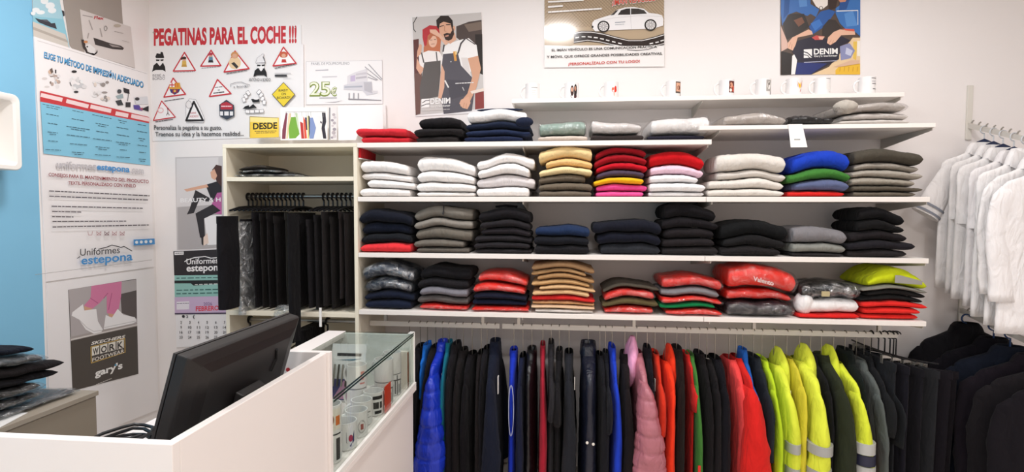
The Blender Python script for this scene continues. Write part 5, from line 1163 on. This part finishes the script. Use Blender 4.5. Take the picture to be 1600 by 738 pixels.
p.poly('#3d72b5', 560, 80, 640, 20, 788, -60, 788, 340, 730, 290, 650, 270, 600, 220, 560, 130); p.poly('#578cca', 640, 130, 720, 100, 760, 240, 660, 250); p.poly('#2a5290', 600, 20, 690, 0, 660, 90, 590, 100); p.poly('#c98a70', 565, -30, 680, -40, 650, 20, 600, 25)
p.line('#e9e6e2', 8, 570, 106, 765, 100); p.line('#e9e6e2', 5, 765, 100, 765, 230); p.poly('#3a3331', 440, 250, 500, 180, 560, 190, 610, 260, 540, 300, 500, 370, 440, 330)
p.poly('#2c2a38', 210, 380, 350, 340, 480, 360, 620, 340, 700, 380, 600, 430, 590, 550, 480, 610, 330, 690, 190, 690, 200, 560, 160, 480); p.poly('#2b3670', 205, 580, 480, 590, 330, 690, 190, 690)
p.poly('#c8524f', 340, 350, 380, 330, 460, 340, 440, 370, 370, 372); p.poly('#e3b09b', 400, 340, 460, 340, 440, 370, 410, 366)
p.poly('#e3b59b', 340, 290, 350, 320, 210, 350, 190, 420, 165, 470, 120, 450, 118, 400, 160, 350, 230, 315, 310, 275); p.line('#c08c72', 4, 150, 455, 160, 410); p.line('#c08c72', 4, 130, 440, 146, 396)
p.poly('#e3b59b', 600, 275, 735, 290, 740, 325, 610, 330, 560, 390, 510, 420, 480, 400, 490, 350, 540, 300); p.line('#c08c72', 4, 498, 405, 520, 370); p.line('#c08c72', 4, 525, 412, 540, 376); p.poly('#d05a4c', 620, 268, 730, 272, 735, 295, 650, 285)
p.poly('#f1eeec', 160, 520, 178, 505, 205, 560, 185, 690, 150, 692); p.poly('#2b2624', 62, 475, 158, 500, 150, 690, 60, 695); p.poly('#d9b59a', 540, 620, 700, 560, 780, 560, 780, 590, 600, 620)
p.poly('#f1efed', 266, 460, 342, 456, 342, 536, 266, 540); p.line('#2c2a38', 9, 268, 482, 300, 492, 342, 530); p.line('#2c2a38', 7, 268, 510, 300, 514, 320, 538)
p.text('DENIM', '#f1efed', 358, 506, 578, 500, 52, .03); p.text("Gary's workwear", '#f1efed', 360, 530, 575, 524, 18, .012); p.bars('#b9bbd0', 270, 580, 570, 564, 8, 61, 20, 50, 3)
p.done(.35)
# --- calendar and the studio advert over it
p = Poster('advert_poster', 'poster of a seated woman in black trousers, left of the wardrobe', 'poster', BK, [(274.5, 246), (352, 244), (354, 386), (277, 391)], '#c9c4c4', group=pg)
p.Z(230, 230, 2.236)
p.poly('#dad6d6', 104, 40, 250, 36, 250, 200, 104, 210); p.poly('#b2adad', 108, 210, 262, 200, 262, 350, 110, 358)
p.poly('#eeecec', 200, 240, 262, 236, 262, 340, 212, 342); p.poly('#4a302c', 228, 80, 242, 62, 262, 66, 262, 140, 244, 120); p.poly('#d9a88e', 222, 88, 236, 76, 246, 100, 238, 116, 226, 108)
p.poly('#27252a', 205, 132, 245, 120, 262, 140, 262, 190, 228, 190); p.poly('#b8609a', 232, 190, 246, 160, 262, 158, 262, 236, 212, 228); p.poly('#d9a88e', 130, 148, 210, 130, 216, 140, 140, 156)
p.poly('#2c2a2d', 170, 150, 215, 175, 240, 190, 205, 190, 185, 180, 165, 230, 140, 236, 150, 215); p.poly('#2c2a2d', 170, 232, 230, 200, 258, 222, 200, 250, 204, 320, 186, 316, 176, 260); p.poly('#e9d3c4', 196, 318, 212, 300, 216, 335, 198, 345); p.poly('#1f1d20', 190, 310, 198, 312, 198, 344, 192, 340)
p.text('BEAUTY & H', '#f1efef', 118, 193, 258, 190, 14, .02); p.done()
p = Poster('wall_calendar', 'wall calendar of February with teal and lilac bands beside the wardrobe', 'calendar', BK, [(272.5, 391.5), (356.5, 388), (358, 538), (277, 543)], '#f0eeef', base=.0042, group=pg)
p.Z(230, 230, 2.236)
p.poly('#2c292c', 94, 364, 280, 356, 282, 446, 97, 448); p.poly('#f1efef', 98, 366, 130, 365, 130, 376, 98, 377); p.bars('#6f6c70', 102, 371, 126, 370, 4, 71, 3, 6, 2)
p.text('Uniformes', '#f3f1f1', 140, 410, 250, 405, 20, .012); p.text('estepona', '#f3f1f1', 140, 434, 266, 430, 20, .025); p.line('#f3f1f1', 3, 134, 400, 142, 394, 168, 386, 205, 382, 225, 388, 250, 386)
p.poly('#93c4bc', 98, 448, 282, 446, 283, 520, 99, 524); p.poly('#23282a', 98, 466, 282, 464, 282, 476, 165, 484, 155, 476, 98, 476); p.bars('#3c5f5c', 106, 458, 265, 455, 4, 72, 8, 20, 5); p.bars('#e9e9e6', 170, 480, 262, 477, 3, 73, 6, 16, 4); p.bars('#3c6a66', 106, 500, 270, 496, 4, 74, 8, 20, 5); p.bars('#3c6a66', 106, 512, 270, 508, 4, 75, 8, 20, 5)
p.poly('#cdb6d4', 99, 524, 283, 520, 284, 578, 100, 580); p.poly('#eae6ee', 106, 540, 150, 538, 150, 566, 106, 568); p.bars('#7d7485', 108, 546, 148, 545, 3, 76, 4, 9, 2)
p.text('2026', '#8d6f9a', 200, 553, 230, 552, 11, .02); p.text('FEBRERO', '#dc4a5c', 173, 572, 254, 569, 16, .03); p.poly('#4c3f57', 100, 579, 284, 577, 284, 582, 100, 584)
p.ell('#2a282c', 130, 591, 5, 5); p.text('3', '#4a484c', 140, 596, 146, 596, 9, .02); p.text('☾' if False else '(', '#4a484c', 163, 596, 170, 596, 10, .04)
for r, row in enumerate((('2', '3', '4', '5', '6', '7'), ('9', '10', '11', '12', '13', '14'), ('16', '17', '18', '19', '20', '21'), ('23', '24', '25', '26', '27', '28'))):
    for c, t in enumerate(row):
        x = 122+c*30.3; y = 616+r*17.3; w = 5 if len(t) == 1 else 11
        p.text(t, '#4a484c', x-w/2, y, x+w/2, y, 9, .012)
p.done()
# --- information board on the left wall
p = Poster('information_board', 'tall white information board with a blue table on the left wall', 'board', LF, [(51, 57), (228.5, 113.5), (239, 417), (70.5, 440.5)], '#f2eeee', .006, group='boards on the left wall')
p.Z(50, 60, 3.884)
p.line('#b9b4b4', 2, 25, 14, 690, 215); p.line('#a9a4a2', 2.2, 10, 1435, 720, 1345)
p.text('ELIGE TU MÉTODO DE IMPRESIÓN ADECUADO', '#2d2a3a', 64, 119, 669, 303, 48, .035, 2); p.text('ELIGE TU MÉTODO DE IMPRESIÓN ADECUADO', '#4aa3da', 63, 116, 667, 299, 45, .02, 2)
def blobs(seed, cx, cy, rx, ry, cols, n=12):
    random.seed(seed)
    for k in range(n): p.ell(random.choice(cols), cx+random.uniform(-rx, rx), cy+random.uniform(-ry, ry), random.uniform(6, 18), random.uniform(5, 14), 9)
blobs(1, 110, 240, 45, 55, ['#d9d2d0', '#b9a49a', '#e6e2e2', '#8d7e78', '#d6b7a0', '#c6c6ca'], 18); p.poly('#6a5a52', 98, 190, 112, 178, 120, 205, 108, 215); p.rect('#39363a', 130, 190, 138, 212)
blobs(2, 265, 265, 48, 45, ['#e6e4e4', '#dcdada', '#efefef', '#c9cacc'], 14); p.ell('#2b292c', 246, 202, 16, 8); p.ell('#2b292c', 258, 325, 14, 7); p.line('#5f5d60', 5, 220, 268, 228, 288)
blobs(3, 410, 320, 45, 55, ['#d9d6d6', '#b9b4b2', '#e3d6cc', '#98908c', '#e9e7e7'], 18)
p.poly('#2b292c', 545, 300, 580, 310, 582, 338, 548, 328); p.poly('#3a3d40', 496, 380, 530, 372, 545, 405, 512, 408); p.ell('#4a4a4e', 520, 322, 13, 13); p.poly('#9fb0b4', 498, 350, 540, 336, 545, 362, 510, 368); p.rect('#2f2c30', 558, 388, 588, 418); p.line('#5f5d60', 4, 575, 340, 570, 380)
p.poly('#d9dade', 610, 360, 690, 352, 698, 400, 620, 400); p.poly('#5a4a9a', 605, 405, 640, 405, 660, 440, 610, 430); p.poly('#1f1c22', 650, 430, 698, 410, 698, 445); p.poly('#a9506a', 640, 425, 662, 420, 660, 440); p.ell('#39363a', 628, 368, 14, 10)
p.poly('#c93a40', 38, 318, 700, 478, 700, 516, 38, 384)
for a in ((48, 345, 165, 372), (203, 382, 324, 412), (350, 415, 462, 440), (503, 456, 566, 468), (598, 472, 700, 494)): p.line('#f3d9d9', 24, *a)
p.poly('#86c6e0', 38, 384, 700, 516, 708, 772, 58, 700)
cols = ((110, 68), (265, 75), (412, 62), (538, 55), (655, 48))
for r in range(6):
    for c, (cx, hw) in enumerate(cols):
        y = 412+ (cx-110)*.21*(1-r*.10) + r*53
        w = hw*random.Random(r*7+c).uniform(.35, .95); sl = .21*(1-r*.14)
        p.bars('#2b4656', cx-w, y-w*sl, cx+w, y+w*sl, 4, 80+r*5+c, 10, 30, 4)
        if (r+c) % 3 == 0: p.bars('#2b4656', cx-w*.6, y+12-w*.6*sl, cx+w*.6, y+12+w*.6*sl, 4, 120+r*5+c, 10, 30, 4)
p.Z(60, 240, 3.689)
p.text('uniformes', '#c3bfc2', 86, 80, 316, 92, 38, .035); p.text('estepona', '#4b93cf', 320, 92, 510, 108, 30, .03); p.text('.com', '#d0cccf', 514, 110, 592, 118, 26, .03)
p.text('CONSEJOS PARA EL MANTENIMIENTO DEL PRODUCTO', '#8e2430', 40, 130, 620, 172, 19, .016); p.text('TEXTIL PERSONALIZADO CON VINILO', '#8e2430', 155, 178, 545, 196, 19, .016)
for k, (x0, y0, x1, y1) in enumerate(((44, 216, 622, 244), (44, 246, 612, 268), (56, 304, 582, 316), (58, 334, 228, 338), (58, 364, 178, 366), (60, 392, 484, 390), (60, 424, 620, 412))): p.bars('#5a5357', x0, y0, x1, y1, 7.5, 150+k, 8, 30, 5)
for k, x in enumerate((275, 325, 371, 415, 460)):
    c = '#b58a8c' if k != 2 else '#6f4a4e'
    p.line(c, 3, x-13, 450, x-10, 470, x+10, 470, x+13, 450)
    if k: p.line(c, 3, x-13, 450, x+13, 472); p.line(c, 3, x+13, 450, x-13, 472)
p.poly('#4b93cf', 526, 496, 648, 490, 650, 524, 526, 530)
for x in (544, 571, 598, 626): p.ell('#eef2f6', x, 512-(x-544)*.06, 9, 9, 12)
p.text('Uniformes', '#3a383a', 215, 590, 446, 574, 40, .004); p.text('estepona', '#4b93cf', 222, 640, 520, 614, 40, .02); p.line('#2f2d2f', 4, 198, 605, 214, 594); p.line('#2f2d2f', 5, 322, 552, 370, 540, 400, 528, 440, 538, 452, 542, 470, 536, 516, 562)
p.done()
p = Poster('wall_board', 'plain white lower board behind the shoe poster on the left wall', 'board', LF, [(71, 443), (239, 419.5), (246, 640), (186, 664), (186, 684), (76, 700)], '#efebeb', .006, group='boards on the left wall'); p.done()
LB = .0078
p = Poster('shoe_poster', 'poster of white work shoes and pink trousers above the drawer unit', 'poster', LF, [(104.5, 453), (210.5, 436), (214, 584.5), (111, 611)], '#4d4640', .0015, group=pg, base=LB)
p.Z(95, 425, 3.884)
p.poly('#b3abab', 38, 108, 450, 46, 455, 320, 250, 372, 52, 400); p.poly('#5b5350', 352, 135, 450, 112, 452, 285, 360, 250); p.poly('#a59c98', 50, 395, 250, 350, 455, 312, 455, 330, 250, 374, 50, 420); p.poly('#d9d3cf', 52, 408, 455, 318, 455, 324, 52, 416)
p.poly('#d67fa4', 175, 86, 360, 58, 356, 150, 340, 235, 300, 268, 270, 250, 268, 140, 225, 190, 180, 225, 130, 205, 170, 160); p.line('#b85f88', 5, 275, 130, 250, 160); p.line('#b85f88', 5, 300, 130, 280, 230); p.line('#b85f88', 5, 170, 160, 215, 190)
p.poly('#d3a184', 130, 208, 180, 222, 168, 245, 135, 240); p.poly('#d3a184', 276, 252, 322, 258, 318, 278, 284, 272)
p.poly('#efecec', 124, 196, 132, 235, 180, 228, 205, 225, 215, 300, 245, 350, 235, 366, 190, 376, 140, 350, 100, 290, 55, 266, 60, 245); p.line('#c9c5c5', 4, 100, 290, 150, 340, 190, 362, 240, 355)
p.poly('#efecec', 262, 262, 300, 278, 335, 225, 370, 260, 440, 276, 450, 300, 430, 312, 330, 335, 250, 350); p.line('#c9c5c5', 4, 255, 338, 330, 322, 446, 298)
p.text('SKECHERS', '#efeae2', 172, 444, 376, 402, 20, .03, 8); p.line('#d9b25a', 4, 172, 456, 378, 404, 380, 488, 174, 554, 172, 456)
for k, ch in enumerate('WORK'):
    x = 178+k*50; y = 458-k*12.4; p.poly('#e9e4da' if True else '', x, y, x+44, y-11, x+44, y+40, x, y+52); p.text(ch, '#37302b', x+5, y+46, x+40, y+37, 38, .03)
p.text('FOOTWEAR', '#efeae2', 180, 546, 374, 490, 22, .01)
p.text("gary's", '#f1eeea', 196, 636, 364, 584, 42, .035); p.ell('#4aa0c9', 322, 566, 6, 6); p.bars('#c9c3bd', 204, 684, 300, 646, 5, 91, 6, 20, 3)
p.done(.35)
# pictures above the board
p = Poster('advert_poster', 'blue sky poster with a dark shoe at the top left corner', 'poster', LF, [(49.5, -60), (82, -48), (108, 75.5), (51, 57)], '#8fc6d6', group=pg)
p.Z(40, 0, 6.709)
p.poly('#a7cfdc', 60, -200, 330, -150, 380, 200, 70, 170); p.poly('#cfc8bf', 66, 225, 410, 360, 450, 505, 75, 385); p.poly('#b3aaa0', 70, 280, 430, 420, 440, 450, 70, 310)
for cx, cy, rx, ry in ((190, 10, 42, 34), (250, 60, 50, 36), (270, 110, 45, 30), (100, 105, 40, 25), (150, 130, 45, 22), (215, -30, 40, 30), (70, 140, 26, 20)): p.ell('#e9eef0', cx, cy, rx, ry, 14)
p.poly('#3b3c44', 90, 188, 150, 205, 215, 205, 262, 245, 300, 240, 320, 305, 220, 272, 130, 235); p.poly('#5a5c66', 160, 208, 212, 206, 240, 232, 190, 222); p.done()
p = Poster('grey_sheet', 'grey rounded sheet behind the shoe catalogue page, high on the left wall', 'sheet', LF, [(89, -60), (188, -12), (196, 101), (113, 77), (108.5, 71)], '#a0968e', group=pg, th=.001)
p.Z(40, 0, 6.709).poly('#3b383c', 368, 105, 400, 118, 405, 165, 378, 175); p.done()
p = Poster('catalogue_page', 'white catalogue page with black shoes pinned above the information board', 'poster', LF, [(123.5, 14.5), (203, 42), (210, 106.5), (131, 82.5)], '#d3cbc7', group=pg, base=.0032)
p.Z(40, 0, 6.709)
p.bars('#8f8785', 590, 160, 690, 180, 10, 95, 14, 30, 3); p.text('Flex', '#b0343c', 705, 198, 808, 208, 32, .03, 8)
p.poly('#3a3432', 700, 395, 780, 420, 880, 455, 990, 480, 1022, 505, 1010, 524, 900, 515, 720, 470); p.poly('#9b9390', 860, 462, 950, 480, 1000, 500, 900, 492); p.poly('#3a3230', 575, 415, 600, 415, 620, 480, 640, 545, 720, 575, 740, 520, 745, 550, 700, 588, 630, 565, 590, 490); p.poly('#e3e0de', 612, 480, 660, 460, 720, 510, 715, 565, 650, 545); p.ell('#c98a5a', 620, 440, 22, 14); p.ell('#2a2626', 636, 490, 9, 9)
for a in ((655, 215, 690, 310), (770, 300, 790, 385), (650, 350, 640, 400)): p.line('#a39a96', 12, *a)
p.ring('#8d8683', 7, 828, 298, 14, 24); p.ell('#b5a99a', 950, 270, 40, 16); p.bars('#a39a96', 920, 330, 1010, 350, 7, 96, 14, 30, 4); p.bars('#b3aaa6', 1000, 425, 1075, 445, 6, 97, 14, 30, 4)
p.done()
# --- hanging price tag on the shelf, lettering on bags, reflective stripe, cloth by the wardrobe
q = AZ(1252, 191, ZA2+.0006)
tg = tag(empty('shelf_tag', (q.x, YF, ZA2)), 'white paper tag hanging over the front edge of the upper right shelf', 'tag')
TGM = mat('#f5f3f1', .5)
MB().box((-.032, -.0016, -.024), (.032, .075, .0016)).build('upper_fold', TGM, tg) if False else MB().box((-.032, -.0018, .0006), (.032, .012, .0022)).build('upper_fold', TGM, tg)
MB().prism([(-.032, -.0034, .002), (.032, -.0034, .002), (.058, -.0044, -.108), (-.018, -.0044, -.108)], (0, .0016, 0)).build('hanging_flap', TGM, tg)
MB().prism([(-.004, -.0046, -.068), (.024, -.0046, -.068), (.025, -.0048, -.074), (-.003, -.0048, -.074)], (0, .0001, 0)).build('faint_print', mat('#a9aaa6', .6), tg)
# red cloth poking out by the wardrobe under the first shelf
rc = tag(MB().prism([AX(560.5, 229.5, SHL+.002), AX(585, 241, SHL+.002), AX(584.5, 252, SHL+.002), AX(560, 247, SHL+.002)], (.010, 0, 0)).build('red_cloth', fab('#b81f27'), None, bevel=.003), 'red cloth corner pinned on the wardrobe side under the red jackets', 'cloth')
MB().prism([AX(560, 246.8, SHL+.002), AX(584.5, 251.8, SHL+.002), AX(584.5, 253.4, SHL+.002), AX(560, 248.6, SHL+.002)], (.011, 0, 0)).build('white_hem', mat('#efecea', .7), rc)
def front_text(o, t, col, x, y, z, w, h, nm='lettering', tilt=0., bold=.02, back=0.):
    vs, fs = TEXT_MESH(t, bold); ax = min(v.x for v in vs); bx_ = max(v.x for v in vs); by = max(v.y for v in vs)
    mb = MB()
    for v in vs:
        a = (v.x-ax)/(bx_-ax)-.5; c = v.y/by
        mb.vert((x+a*w, y+c*h*back, z+c*h+a*w*tilt))
    for f in fs: mb.face(f)
    return mb.build(nm, mat(col, .5), o)
for o in list(C.objects):
    l = o.get('label', '')
    if l.startswith('puffy bagged red'):
        front_text(o, 'Valento', '#f3e6e4', .0, -.165, .050, .095, .022, tilt=-.25)
    if l.startswith('bagged black') and 'black and white' in l:
        g = MB().box((-.055, -.168, .016), (-.020, -.160, .040)).build('size_label', mat('#b9ac84', .5), o)
    if l.startswith('yellow folded jacket'):
        h = max(v.co.z for v in o.data.vertices); w = max(v.co.x for v in o.data.vertices)
        rs = []
        mb = MB()
        for k in range(13):
            x = -w*.15+w*.95*k/12; u = x/w
            mb.vert((x, -.152+.008*u*u, h*(.30-.08*u))); mb.vert((x, -.154+.008*u*u, h*(.66-.32*max(0, u))))
        for k in range(12): mb.face((2*k, 2*k+2, 2*k+3, 2*k+1))
        mb.build('reflective_stripe', mat('#9d9a96', .5), o)
